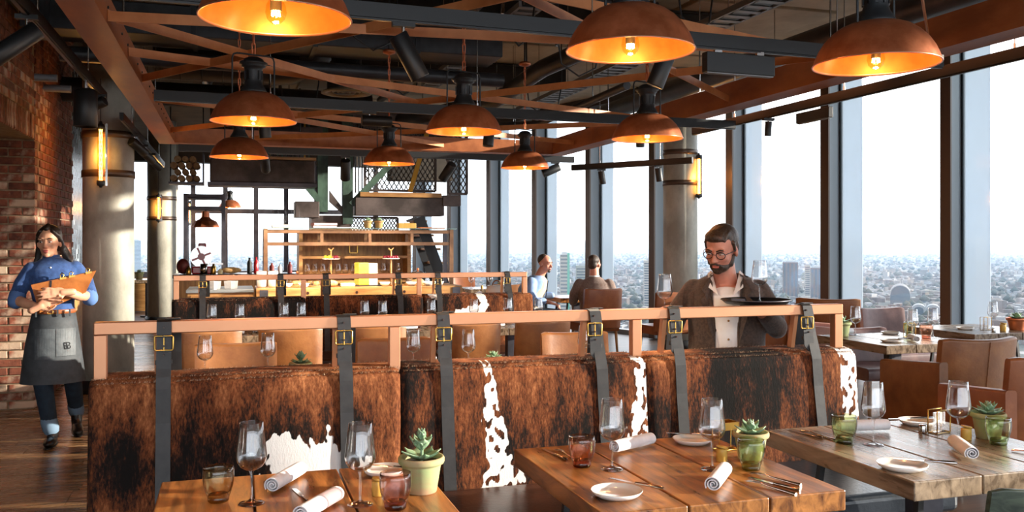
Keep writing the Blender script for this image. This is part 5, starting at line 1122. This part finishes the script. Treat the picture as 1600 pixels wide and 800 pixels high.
o = tag(MB().ell((0,0,.122),(.1,.09,.12),16,10).build('cured_ham', m_wine), 'dark red cured ham left of the slicer', 'ham'); o.location = (-.71,14.72,1.0)
o = tag(MB().lathe([(0,0),(.05,0),(.052,.16),(.045,.16),(.044,.01),(0,.01)],n=20).build('steel_pot', m_steel), 'steel utensil pot in front of the slicer', 'pot'); o.location = (-.40,14.52,1.0)
o = tag(MB().ell((0,0,.05),(.16,.06,.05),16,8).build('bread_loaf', m_bread), 'long pale loaf right of the slicer', 'bread'); o.location = (-.0,14.8,1.0)
for k, (x, y, c, h) in enumerate(((-.62,14.52,m_brass,.13),(-.26,14.55,m_brass,.16),(-.16,14.55,m_pale,.08),(.28,14.7,m_black,.25),(.38,14.7,m_redp,.26),(.62,14.7,m_wine,.16),(.75,14.72,m_linen,.14),(.9,14.7,m_wine,.18))):
    o = tag(MB().lathe([(0,0),(.035,0),(.038,.01),(.038,h*.7),(.016,h*.85),(.016,h),(0,h)],n=14).build('jar', c), ordw[k]+' small jar from the left along the kitchen counter', 'jar', 'jars on the kitchen counter'); o.location = (x,y,1.0)
potplant(-1.75,19.2,'potted plant on the dark table between the columns',.75,1.6); wineglass(-1.35,19.2,'glass on the dark table between the columns')
t = thing('tote_bag', 'white leather tote bag with brown ring handles beyond the far rail', 'bag', (3.55,11.95,.62), -.3)
MB().loft([[(x*w_, y*.07, z) for x, y in ((-1,-.6),(-.6,-1),(.6,-1),(1,-.6),(1,.6),(.6,1),(-.6,1),(-1,.6))] for z, w_ in ((0,.13),(.03,.15),(.2,.15),(.27,.13),(.275,.1))]).build('body', m_white, t); MB().tube([(.06*math.cos(a*PI/8), -.03, .27+.07*math.sin(a*PI/8)) for a in range(9)], .009, 8).build('handle', m_cognac, t)
MB().tube([(.06*math.cos(a*PI/8), .03, .27+.07*math.sin(a*PI/8)) for a in range(9)], .009, 8).build('handle', m_cognac, t)
chair('dine', m_cognac, 'cognac chair holding the white tote bag', (3.55,11.9,0), 1.3, 'leather dining chairs', .25, .8)['label']
# ================================================================ PEOPLE
DG = None
def xf(mb, M):
    n = MB(); n.v = [tuple(M @ Vector(p)) for p in mb.v]; n.f = mb.f; n.sm = mb.sm; return n
def join(dst, src): return dst.add(src.v, src.f, True)
def cap(mb, pts, rs, n=14):
    P = [Vector(p) for p in pts]; a = (P[0]-P[1]).normalized(); b2 = (P[-1]-P[-2]).normalized()
    pre = [(P[0]+a*rs[0]*math.sin(t), rs[0]*math.cos(t)) for t in (1.45,1.05,.55)]; post = [(P[-1]+b2*rs[-1]*math.sin(t), rs[-1]*math.cos(t)) for t in (.55,1.05,1.45)]
    seq = pre+list(zip(P, rs))+post
    return mb.tube([p for p, _ in seq], [r for _, r in seq], n)
def stack(mb, rings, n=24):
    """rings: (z, cx, cy, rx, ry) from bottom to top"""
    return mb.loft([[(cx+rx*math.cos(2*PI*k/n), cy_+ry*math.sin(2*PI*k/n), z) for k in range(n)] for z, cx, cy_, rx, ry in rings])
def blob(name, mb, m, parent, vox=.007, sm=4):
    """fuse overlapping closed pieces into one continuous skin"""
    o = mb.build(name, m, parent); r = o.modifiers.new('fuse', 'REMESH'); r.mode = 'VOXEL'; r.voxel_size = vox; r.use_smooth_shade = True
    s = o.modifiers.new('soften', 'SMOOTH'); s.factor = .5; s.iterations = sm
    dg = bpy.context.evaluated_depsgraph_get(); dg.update(); me = bpy.data.meshes.new_from_object(o.evaluated_get(dg)); o.modifiers.clear(); old = o.data; o.data = me; bpy.data.meshes.remove(old)
    for p in me.polygons: p.use_smooth = True
    if not me.materials: me.materials.append(m)
    return o
def head_mb(w=1.0, nose=1.0):
    h = MB(); h.ell((0,.015,.035),(.075*w,.094,.088),20,14); h.ell((0,-.02,-.012),(.064*w,.070,.095),20,14); h.ell((0,-.028,-.066),(.050*w,.052,.044),16,10); h.ell((0,-.068,-.090),(.022,.017,.017),12,8)
    for s in (-1,1):
        h.ell((s*.037*w,-.060,-.022),(.024,.020,.024),12,8); h.ell((s*.077*w,.012,-.008),(.011,.021,.031),10,8,(0,0,s*.3)); h.ell((s*.0105,-.098,-.030),(.009,.009,.007),10,6); h.ell((s*.034,-.078,.030),(.024,.010,.009),10,6)
    cap(h, [(0,-.080,.024),(0,-.098*nose,-.006),(0,-.108*nose,-.024)], [.008,.009,.0115]); h.ell((0,-.088,-.054),(.023,.010,.006),12,6); h.ell((0,-.087,-.065),(.019,.010,.0075),12,6)
    return h
def face_parts(M, parent, lipm, browm, bw=.004, lid=.0):
    f = lambda mb, nm, m: xf(mb, M).build(nm, m, parent)
    for s in (-1,1):
        f(MB().ell((s*.031,-.0775,.008),(.0155,.010,.0075-lid),14,8), 'eye', m_eye); f(MB().ell((s*.031-.002,-.0855,.0075),(.0068,.004,.0068-lid),12,8), 'iris', m_iris)
        f(cap(MB(), [(s*.016,-.0895,.010+.006),(s*.031,-.0895,.0195),(s*.047,-.080,.014)], [.0018,.0022,.0016],8), 'eyelid_line', browm)
        f(cap(MB(), [(s*.014,-.093,.028),(s*.032,-.091,.036),(s*.052,-.078,.029)], [bw,bw*1.1,bw*.6],8), 'eyebrow', browm)
    f(MB().ell((0,-.0925,-.0545),(.0225,.008,.005),12,6), 'upper_lip', lipm); f(MB().ell((0,-.0915,-.0645),(.0185,.008,.0062),12,6), 'lower_lip', lipm)
def hand_mb(curl=(.5,.5,.5,.5), side=1, thumb=.6, spread=.07):
    """wrist at origin, fingers along +y, palm towards -z; side=+1 puts the thumb at -x"""
    h = MB(); h.ell((0,.045,0),(.040,.055,.015),14,10); h.ell((0,.075,.002),(.038,.025,.012),12,8); cap(h, [(0,-.05,0),(0,.02,0)], [.026,.026])
    for k in range(4):
        x = (-.029+.0195*k)*side; ln = (.043,.047,.044,.034)[k]; c = curl[k]; d = Vector(((k-1.5)*spread*side,1,0)).normalized(); p = Vector((x,.085,0)); pts = [p]; ang = c*.5
        for j in range(3):
            L_ = ln*(1,.62,.5)[j]; dd = Vector((d.x*math.cos(ang), d.y*math.cos(ang), -math.sin(ang))); p = p+dd*L_; pts.append(p); ang += c
        cap(h, pts, [.0095,.009,.0082,.0072], 10)
    cap(h, [(-.028*side,.02,-.004),(-.05*side,.052,-.012-.01*thumb),(-.052*side+.008*side*thumb,.085,-.02-.015*thumb),(-.046*side+.012*side*thumb,.108,-.024-.02*thumb)], [.014,.0115,.0095,.008], 10)
    return h
def frame(pos, fwd, up):
    """matrix whose y axis is fwd and z axis is near up"""
    y = Vector(fwd).normalized(); x = y.cross(Vector(up)).normalized(); z = x.cross(y); return Matrix.Translation(pos) @ Matrix((x, y, z)).transposed().to_4x4()
# ---------------------------------------------------------------- waitress in the aisle
P1 = thing('person', 'waitress in denim shirt and grey apron walking down the aisle with a clipboard', 'person', (-1.22,7.39,0), .164)
HM = Matrix.Translation((-.077,-.015,1.495)) @ Euler((.05,-.03,-.28)).to_matrix().to_4x4()
b_ = MB(); join(b_, xf(head_mb(.97,.96), HM)); cap(b_, [(-.068,.02,1.44),(-.055,.02,1.33)], [.046,.05])
stack(b_, [(.9,-.045,.01,.12,.085),(1.05,-.045,.01,.115,.08),(1.2,-.045,0,.145,.095),(1.31,-.05,.01,.15,.085),(1.355,-.052,.015,.08,.06)])
cap(b_, [(-.285,-.03,1.075),(-.225,-.13,1.05),(-.145,-.215,1.03)], [.040,.036,.026]); cap(b_, [(.19,-.05,1.09),(.12,-.15,1.10),(.03,-.245,1.135)], [.040,.036,.026])
join(b_, xf(hand_mb((.35,.35,.4,.45),1,.3), frame((-.145,-.215,1.03), (.80,-.10,.42), (.25,.9,.2))))
join(b_, xf(hand_mb((.18,.2,.22,.3),1,.2), frame((.03,-.252,1.135), (-.97,-.10,-.02), (0,-1,.15))))
cap(b_, [(-.1,0,.85),(-.115,-.05,.46),(-.06,-.05,.1)], [.07,.045,.035]); cap(b_, [(.03,0,.85),(.08,.10,.47),(.11,.33,.16)], [.07,.045,.035])
P1b = blob('body', b_, m_skin, P1, .0055, 3)
face_parts(HM, P1, m_lip, m_hair, .0028, .0018)
hr = MB(); hr.ell((0,.030,.050),(.083,.094,.088),20,14); hr.ell((0,.06,.0),(.078,.07,.09),16,10)
for s in (-1,1):
    cap(hr, [(s*.072,-.015,.055),(s*.081,.015,.0),(s*.082,.045,-.07),(s*.095,.04,-.14)], [.014,.018,.02,.012]); cap(hr, [(s*.045,-.055,.088),(s*.068,-.03,.055)], [.013,.014])
cap(hr, [(0,-.055,.105),(0,.0,.125)], [.014,.02]); cap(hr, [(.08,.05,-.05),(.115,.05,-.12),(.15,.04,-.165)], [.03,.028,.008]); cap(hr, [(-.08,.05,-.05),(-.10,.05,-.12),(-.13,.03,-.175)], [.03,.022,.006])
blob('hair', xf(hr, HM), m_hair, P1, .006, 3)
sh = MB(); stack(sh, [(.955,-.045,.005,.142,.11),(1.05,-.045,.005,.140,.105),(1.2,-.045,-.005,.170,.12),(1.29,-.048,.005,.178,.108),(1.345,-.052,.01,.125,.085),(1.385,-.056,.012,.062,.062)])
cap(sh, [(-.19,.01,1.295),(-.255,.01,1.19),(-.288,-.02,1.09)], [.060,.057,.053]); cap(sh, [(.095,.01,1.30),(.165,.0,1.2),(.195,-.04,1.10)], [.062,.060,.056])
sh_o = blob('shirt', sh, m_denim, P1, .007, 5)
MB().lathe([(.055,.0),(.060,.012),(.058,.04),(.053,.04),(.05,.0)], (-.062,.012,1.365), 24).build('collar', m_denim, sh_o)
for k in range(2): MB().ell((-.066,-.085-.02*k+.035,1.352-.042*k),(.0065,.004,.0065),10,6).build('button', m_white, sh_o).location = (0,-.012-.012*k,0)
for p, q_, r in (((-.28,-.01,1.115),(-.292,-.03,1.065),.0575),((.182,-.02,1.135),(.197,-.055,1.075),.0585)): cap(MB(), [p,q_], [r,r]).build('rolled_cuff', mat('pale denim cuff', S(84,116,168), rough=.85), sh_o)
ap = MB(); stack(ap, [(.455,-.05,.0,.222,.165),(.6,-.05,.0,.205,.155),(.75,-.05,.0,.185,.142),(.88,-.047,.0,.163,.125),(.965,-.045,.005,.148,.116),(.972,-.045,.005,.13,.1)])
ap_o = ap.build('apron', m_apron, P1)
def apatch(x0, x1, z0, z1, name, m, off=.013, nx=8):
    rows = ((z0),(z0*.5+z1*.5),(z1)); rings = []
    vs = []; fs = []
    for z in rows:
        f_ = (z-.6)/(.88-.6); rx, ry = .205+(.163-.205)*f_, .155+(.125-.155)*f_
        for k in range(nx+1):
            x = x0+(x1-x0)*k/nx; u_ = (x+.05)/rx; vs.append((x, -ry*math.sqrt(max(.02,1-u_*u_))-off, z))
    n = nx+1; fs = [(r*n+k, r*n+k+1, (r+1)*n+k+1, (r+1)*n+k) for r in range(2) for k in range(nx)]
    mb = MB(); mb.add(vs, fs); mb.add([(v[0], v[1]+off, v[2]) for v in vs], [f[::-1] for f in fs]); return mb.build(name, m, ap_o)
m_apronp = mat('apron pocket cloth', S(62,68,72), S(92,98,102), rough=.6, scale=10, bump=.4, bscale=14)
apatch(-.17,-.035,.64,.86,'pocket',m_apronp); apatch(-.03,.10,.66,.86,'pocket',m_apronp)
for x in (-.16,-.02,.06): MB().bx(x-.006,x+.006,-.128,-.118,.95,1.0).build('apron_loop', m_apron, ap_o)
fc = bpy.data.curves.new('apron_letter','FONT'); fc.body = 'B'; fc.size = .075; fc.extrude = .0015; fo = bpy.data.objects.new('apron_letter', fc); col.objects.link(fo); fo.parent = ap_o; fo.location = (.028,-.152,.71); fo.rotation_euler = (PI/2,0,.22); fc.materials.append(m_black)
bpy.context.view_layer.update(); lm = bpy.data.meshes.new_from_object(fo.evaluated_get(bpy.context.evaluated_depsgraph_get())); bpy.data.objects.remove(fo)
fo = link('apron_letter', lm, ap_o); fo.location = (.028,-.152,.71); fo.rotation_euler = (PI/2,0,.22)
MB().lathe([(.146,0),(.149,.003),(.149,.028),(.146,.031)], (-.045,.005,.968), 40, sy=.785).build('belt', m_cognac, P1); MB().tube([(-.085,-.119,.970),(-.05,-.119,.970),(-.05,-.119,.998),(-.085,-.119,.998)], .003, 6, closed=True).build('belt_buckle', m_brass, P1)
jn = MB(); cap(jn, [(-.105,.0,.80),(-.118,-.05,.46),(-.075,-.05,.17)], [.09,.068,.056]); cap(jn, [(.03,.01,.80),(.08,.10,.47),(.108,.31,.2)], [.09,.068,.056]); stack(jn, [(.74,-.045,.0,.14,.11),(.95,-.045,0,.13,.1)])
blob('jeans', jn, m_jeans, P1, .009, 3)
cap(MB(), [(-.078,-.05,.175),(-.064,-.05,.115)], [.060,.058]).build('jean_cuff', m_cuff, P1); cap(MB(), [(.105,.295,.215),(.112,.33,.165)], [.060,.058]).build('jean_cuff', m_cuff, P1)
def shoe(x, y, z, rx, rz, parent, m):
    mb = MB(); mb.ell((0,-.03,.035),(.042,.13,.035),16,10); mb.ell((0,.05,.05),(.038,.06,.05),14,10); cap(mb, [(0,.055,.06),(0,.06,.12)], [.04,.042]); mb.ell((0,-.09,.03),(.04,.06,.028),14,8)
    M = Matrix.Translation((x,y,z)) @ Euler((rx,0,rz)).to_matrix().to_4x4(); o = blob('shoe', xf(mb, M), m, parent, .006, 2)
    s_ = MB(); s_.ell((0,-.02,.006),(.043,.155,.008),20,6); xf(s_, M).build('sole', m_shoe, o)
    for k in range(3): xf(cap(MB(), [(-.02,-.03-.02*k,.072-.006*k),(.02,-.03-.02*k,.072-.006*k)], [.003,.003],6), M).build('lace', m_black, o)
shoe(-.062,-.10,0,0,-.15,P1,m_shoe); shoe(.115,.27,.015,.12,.05,P1,m_shoe)
MB().lathe([(.028,0),(.031,.005),(.028,.01)], (.055,-.215,1.125), 14).build('bracelet', m_redp, P1); MB().lathe([(.029,0),(.032,.006),(.029,.012)], (.075,-.20,1.12), 14).build('bracelet', m_linen, P1)
# her clipboard
t = thing('clipboard', 'copper brown leather clipboard with brass clips held by the waitress', 'clipboard', (-1.22,7.39,0), .164)
m_clip = mat('burnished copper leather', S(150,86,40), S(196,124,62), rough=.35, metal=.25, scale=8, detail=8)
C4 = [(-.19,-.262,1.19),(.235,-.225,1.285),(.165,-.215,1.125),(-.135,-.235,.985)]; off = Vector((.003,.012,.004))
C4 = [Vector(p)+Vector((0,.045,0)) for p in C4]
MB().add(C4+[p+off for p in C4], [(3,2,1,0),(4,5,6,7),(0,1,5,4),(1,2,6,5),(2,3,7,6),(3,0,4,7)]).build('board', m_clip, t)
for f_ in (.48,.62,.88):
    p = C4[0].lerp(C4[1], f_); MB().tube([p+Vector((-.014,-.004,0)), p+Vector((-.018,-.004,.022)), p+Vector((-.006,-.004,.034)), p+Vector((.008,-.004,.024)), p+Vector((.0,-.004,.004))], .004, 6).build('brass_clip', m_brass, t); MB().beam(p+Vector((-.02,-.003,-.006)), p+Vector((.022,-.003,.003)), .008, .014).build('clip_jaw', m_brass, t)
MB().beam(C4[0].lerp(C4[1],.3)+Vector((0,-.003,.0)), C4[3].lerp(C4[2],.2)+Vector((0,-.003,0)), .012, .004).build('elastic_band', m_black, t)
# ---------------------------------------------------------------- man in tweed carrying a tray
RX = Matrix.Translation((2.55,4.27,0)) @ Matrix.Rotation(-.539,4,'Z') @ Matrix.Diagonal((1.03,1.03,.985,1))
P2 = thing('person', 'bearded man with glasses in brown tweed jacket carrying a tray behind the banquette', 'person', (2.55,4.27,0), -.539); P2.scale = (1.03,1.03,.985)
HM = Matrix.Translation((-.008,-.06,1.478)) @ Euler((.36,.06,-.36)).to_matrix().to_4x4()
b_ = MB(); join(b_, xf(head_mb(1.0,1.05), HM)); cap(b_, [(.0,-.02,1.42),(.015,.02,1.30)], [.058,.064])
stack(b_, [(.8,.02,.02,.14,.09),(1.0,.02,.02,.15,.1),(1.2,.02,.02,.165,.1),(1.28,.02,.02,.12,.08)])
join(b_, xf(hand_mb((.75,.85,.9,1.0),-1,.8), frame((-.235,-.07,1.145), (-.55,-.75,.22), (-.1,.25,1)))); cap(b_, [(-.26,.05,1.06),(-.235,-.07,1.145)], [.038,.03])
join(b_, xf(hand_mb((.05,.05,.05,.05),1,.1,.16), frame((.185,-.165,1.165), (-.15,-1,.18), (0,-.1,-1)))); cap(b_, [(.25,-.03,1.07),(.185,-.165,1.165)], [.038,.03])
for s in (-1,1): cap(b_, [(.02+s*.1,.02,.85),(.02+s*.1,.02,.45),(.02+s*.1,.03,.08)], [.08,.055,.04])
blob('body', b_, m_skin2, P2, .0055, 3)
face_parts(HM, P2, m_lipm, m_hairb, .004, .0042)
hr = MB(); hr.ell((0,.036,.056),(.082,.092,.082),20,14); hr.ell((-.006,-.02,.088),(.066,.06,.036),16,10); hr.ell((.0,.02,.085),(.07,.08,.05),16,10); hr.ell((.0,.075,.0),(.072,.045,.075),14,10)
for k in range(7): a_ = (k-3)/3; cap(hr, [(-.004+.05*a_,-.068+.012*a_*a_,.088-.012*a_*a_),(.05*a_,-.03,.122-.02*a_*a_),(.045*a_,.04,.130-.02*a_*a_)], [.009,.012,.010],8)
for s in (-1,1): cap(hr, [(s*.074,-.01,.05),(s*.077,.0,.0)], [.012,.008])
blob('hair', xf(hr, HM), m_hairb, P2, .005, 2)
bd = MB(); bd.ell((0,-.032,-.075),(.053,.056,.042),18,10); bd.ell((0,-.072,-.092),(.028,.018,.022),12,8)
for s in (-1,1): cap(bd, [(s*.064,-.005,-.03),(s*.055,-.02,-.07)], [.012,.016]); cap(bd, [(s*.004,-.099,-.044),(s*.024,-.090,-.052),(s*.034,-.078,-.068)], [.0065,.0065,.005])
blob('beard', xf(bd, HM), m_hairb, P2, .005, 2)
gl = MB()
for s in (-1,1): gl.tube([(s*.034+.0245*math.cos(a*PI/10), -.099+.006*abs(math.cos(a*PI/10)), .006+.020*math.sin(a*PI/10)) for a in range(20)], .0022, 6, closed=True); gl.tube([(s*.058,-.092,.012),(s*.078,-.04,.010),(s*.081,.02,.004)], .002, 6)
gl.tube([(-.0095,-.1,.010),(0,-.104,.013),(.0095,-.1,.010)], .002, 6); xf(gl, HM).build('glasses', m_blackg, P2)
sh = MB(); stack(sh, [(.72,.02,.0,.11,.125),(.95,.02,-.005,.11,.128),(1.15,.02,-.008,.12,.128),(1.235,.02,.005,.12,.108),(1.28,.02,.02,.085,.08)])
so = blob('shirt', sh, m_shirt, P2, .007, 4)
for s in (-1,1):
    MB().add([(.015+s*.035,-.112,1.235),(.015+s*.085,-.075,1.275),(.015+s*.086,.0,1.345),(.015+s*.07,-.005,1.362),(.015+s*.058,-.062,1.305),
              (.015+s*.037,-.122,1.237),(.015+s*.089,-.084,1.277),(.015+s*.092,-.003,1.347),(.015+s*.074,-.009,1.366),(.015+s*.060,-.072,1.308)], [(0,1,2,3,4),(9,8,7,6,5),(0,5,6,1),(1,6,7,2),(2,7,8,3),(3,8,9,4),(4,9,5,0)]).build('collar_wing', m_shirt, so)
for k in range(4): MB().ell((.03,-.139+.004*k*(k == 3),1.20-.1*k),(.006,.004,.006),8,6).build('button', m_bwood, so)
jk = MB()
def half(s):
    """one front of the open jacket: wraps from the back centre round to the lapel edge"""
    rings = []
    for z, rx, ry, a_open in ((.70,.205,.150,.36),(.9,.198,.146,.30),(1.05,.2,.142,.26),(1.17,.205,.140,.32),(1.26,.198,.125,.50),(1.315,.145,.1,.66),(1.35,.088,.085,.75)):
        ring = []
        for k in range(15):
            a = -PI/2+s*(a_open+(PI-a_open+.05)*k/14); ring.append((.02+rx*math.cos(a), .012+ry*math.sin(a), z))
        inner = [(.02+(p[0]-.02)*.93, .012+(p[1]-.012)*.93, p[2]) for p in ring][::-1]
        rings.append(ring+inner)
    return MB().loft(rings)
join(jk, half(1)); join(jk, half(-1))
cap(jk, [(-.15,.02,1.262),(-.225,.05,1.15),(-.26,.065,1.04)], [.056,.057,.054]); cap(jk, [(-.265,.065,1.05),(-.25,-.01,1.105)], [.056,.046]); cap(jk, [(.185,.02,1.262),(.248,.04,1.15),(.275,.0,1.05)], [.056,.057,.054]); cap(jk, [(.275,.0,1.06),(.215,-.115,1.135)], [.056,.046])
jo = blob('jacket', jk, m_tweed, P2, .0075, 3)
for s in (-1,1):
    pts = [(.02+s*.062,-.142,.98),(.02+s*.13,-.132,1.21),(.02+s*.105,-.112,1.235),(.02+s*.125,-.1,1.262),(.02+s*.085,-.05,1.33),(.02+s*.07,-.075,1.30)]
    o = MB().add([Vector(p) for p in pts]+[Vector(p)+Vector((0,-.007,0)) for p in pts], [(0,1,2,3,4,5),(11,10,9,8,7,6)]+[(j,6+j,6+(j+1)%6,(j+1)%6) for j in range(6)]).build('lapel', m_tweed, jo)
MB().ell((-.085,-.14,.93),(.009,.005,.009),10,6).build('jacket_button', m_dleather, jo)
tr_ = MB()
for s in (-1,1): cap(tr_, [(.02+s*.09,.02,.82),(.02+s*.095,.02,.45),(.02+s*.1,.03,.09)], [.10,.075,.06])
blob('trousers', tr_, mat('dark trousers', S(36,40,50), rough=.85), P2, .01, 3)
shoe(-.08,.0,0,0,0,P2,m_shoe); shoe(.12,.0,0,0,0,P2,m_shoe)
W2 = lambda x, y, z: RX @ Vector((x,y,z))
p = W2(.16,-.265,1.203)
t = thing('serving_tray', 'round black serving tray balanced on the hand of the man in tweed', 'tray', p, -.539)
MB().lathe([(0,0),(.15,.0),(.172,.018),(.175,.02),(.172,.022),(.15,.006),(0,.005)], n=44).build('tray_body', m_blackg, t); MB().lathe([(.173,.019),(.177,.02),(.173,.024)], n=44).build('rim', m_dsteel, t)
q2 = W2(.178,-.27,1.208); wineglass(q2.x, q2.y, 'wine glass standing on the black serving tray', q2.z, s=.93)
q2 = W2(.075,-.22,1.208); o = tag(MB().bx(-.035,.035,-.02,.02,0,.018).build('bill_holder', m_dsteel, None, .003), 'small dark bill holder lying on the serving tray', 'bill holder'); o.location = q2; o.rotation_euler = (0,0,-.5)
q2 = W2(-.292,-.165,1.12); wineglass(q2.x, q2.y, 'wine glass held by the stem above the copper rail', q2.z, s=.97)
# ---------------------------------------------------------------- man in waistcoat at the window table
P3 = thing('person', 'seated man in blue shirt and beige waistcoat leaning over the table', 'person', (3.87,11.33,0), -.33)
HM = Matrix.Translation((.17,-.02,1.205)) @ Euler((.12,0,.95)).to_matrix().to_4x4()
b_ = MB(); join(b_, xf(head_mb(1.05), HM)); cap(b_, [(.14,0,1.13),(.08,.0,1.02)], [.06,.065]); stack(b_, [(.5,-.06,0,.15,.14),(.7,-.05,0,.14,.13),(.95,.02,0,.15,.14),(1.02,.05,0,.1,.1)])
cap(b_, [(.12,-.2,.72),(.22,-.19,.70)], [.035,.028]); join(b_, xf(hand_mb((.5,.5,.5,.5),1), frame((.22,-.19,.70), (.9,-.1,-.25), (0,-.3,1)))); cap(b_, [(-.02,-.08,.52),(.36,-.1,.53)], [.08,.06])
blob('body', b_, m_skin2, P3, .009, 2); face_parts(HM, P3, m_lipm, m_hairb, .004)
hr = MB(); hr.ell((0,.036,.052),(.081,.09,.080),16,12); blob('hair', xf(hr, HM), m_hairb, P3, .008, 1)
bd = MB(); bd.ell((0,-.07,-.085),(.026,.022,.028),12,8); blob('goatee', xf(bd, HM), m_hairb, P3, .006, 1)
sh = MB(); stack(sh, [(.50,-.07,0,.165,.16),(.7,-.06,0,.16,.15),(.88,-.01,0,.185,.18),(.99,.03,0,.16,.17),(1.05,.06,0,.085,.085)]); cap(sh, [(-.02,-.165,.96),(-.03,-.22,.82),(.02,-.235,.71)], [.075,.075,.065]); cap(sh, [(.02,-.235,.71),(.14,-.205,.715)], [.065,.05]); cap(sh, [(.05,.165,.95),(.1,.22,.78),(.26,.16,.77)], [.07,.065,.045]); blob('shirt', sh, m_pshirt, P3, .011, 3)
vs2 = MB(); stack(vs2, [(.52,-.07,-.005,.172,.167),(.7,-.055,-.005,.168,.158),(.86,.005,-.01,.19,.150),(.97,.045,-.01,.165,.135),(1.035,.06,-.01,.1,.095)]); blob('waistcoat', vs2, m_vest, P3, .011, 3)
MB().beam((.205,-.035,.98),(.165,-.05,.68),.04,.012,up=(1,0,0)).build('necktie', mat('navy tie', S(36,44,70), rough=.7), P3)
jn = MB(); cap(jn, [(-.05,-.09,.53),(.36,-.11,.53),(.36,-.1,.1)], [.1,.08,.055]); cap(jn, [(-.05,.09,.53),(.36,.11,.53),(.34,.1,.1)], [.1,.08,.055]); blob('jeans', jn, m_jeans, P3, .012, 3); shoe(.40,-.1,0,0,PI/2,P3,m_shoe); shoe(.38,.1,0,0,PI/2,P3,m_shoe)
# ---------------------------------------------------------------- man in taupe sweater, back to the camera
P4 = thing('person', 'seated man in taupe sweater with his back to the camera', 'person', (4.50,10.70,0), -.39)
HM = Matrix.Translation((.0,.06,1.205)) @ Euler((.1,0,2.75)).to_matrix().to_4x4()
b_ = MB(); join(b_, xf(head_mb(1.03), HM)); cap(b_, [(0,.03,1.13),(0,.02,1.0)], [.06,.066]); stack(b_, [(.5,0,0,.15,.12),(.7,0,0,.15,.11),(.95,0,.01,.17,.11),(1.01,0,.02,.12,.08)])
cap(b_, [(-.27,.14,.74),(-.22,.26,.77)], [.035,.028]); join(b_, xf(hand_mb((.4,.4,.4,.4),1), frame((-.22,.26,.775), (.5,.8,0), (0,0,1))))
blob('body', b_, m_skin2, P4, .009, 2); hr = MB(); hr.ell((0,.036,.050),(.081,.09,.080),16,12); hr.ell((0,.07,-.01),(.07,.045,.06),14,10); blob('hair', xf(hr, HM), m_hairb, P4, .008, 1)
face_parts(HM, P4, m_lipm, m_hairb)
sh = MB(); stack(sh, [(.5,0,0,.19,.14),(.7,0,0,.19,.135),(.86,0,0,.215,.14),(.97,0,.01,.20,.125),(1.02,0,.02,.12,.09),(1.05,0,.025,.07,.07)]); cap(sh, [(-.19,.01,.95),(-.26,.03,.80),(-.275,.1,.72)], [.075,.07,.06]); cap(sh, [(-.275,.1,.72),(-.245,.2,.76)], [.06,.048]); cap(sh, [(.19,.01,.95),(.25,.04,.8),(.25,.16,.74)], [.075,.07,.058]); blob('sweater', sh, m_sweater, P4, .011, 3)
MB().lathe([(.066,0),(.07,.01),(.066,.035),(.062,.035),(.06,0)], (0,.028,1.03), 20).build('shirt_collar', m_linen, P4)
jn = MB(); cap(jn, [(-.09,-.02,.53),(-.11,.36,.53),(-.1,.36,.1)], [.1,.08,.055]); cap(jn, [(.09,-.02,.53),(.11,.36,.53),(.1,.36,.1)], [.1,.08,.055]); blob('trousers', jn, m_jeans, P4, .012, 3); shoe(-.1,.40,0,0,PI,P4,m_shoe); shoe(.1,.40,0,0,PI,P4,m_shoe)
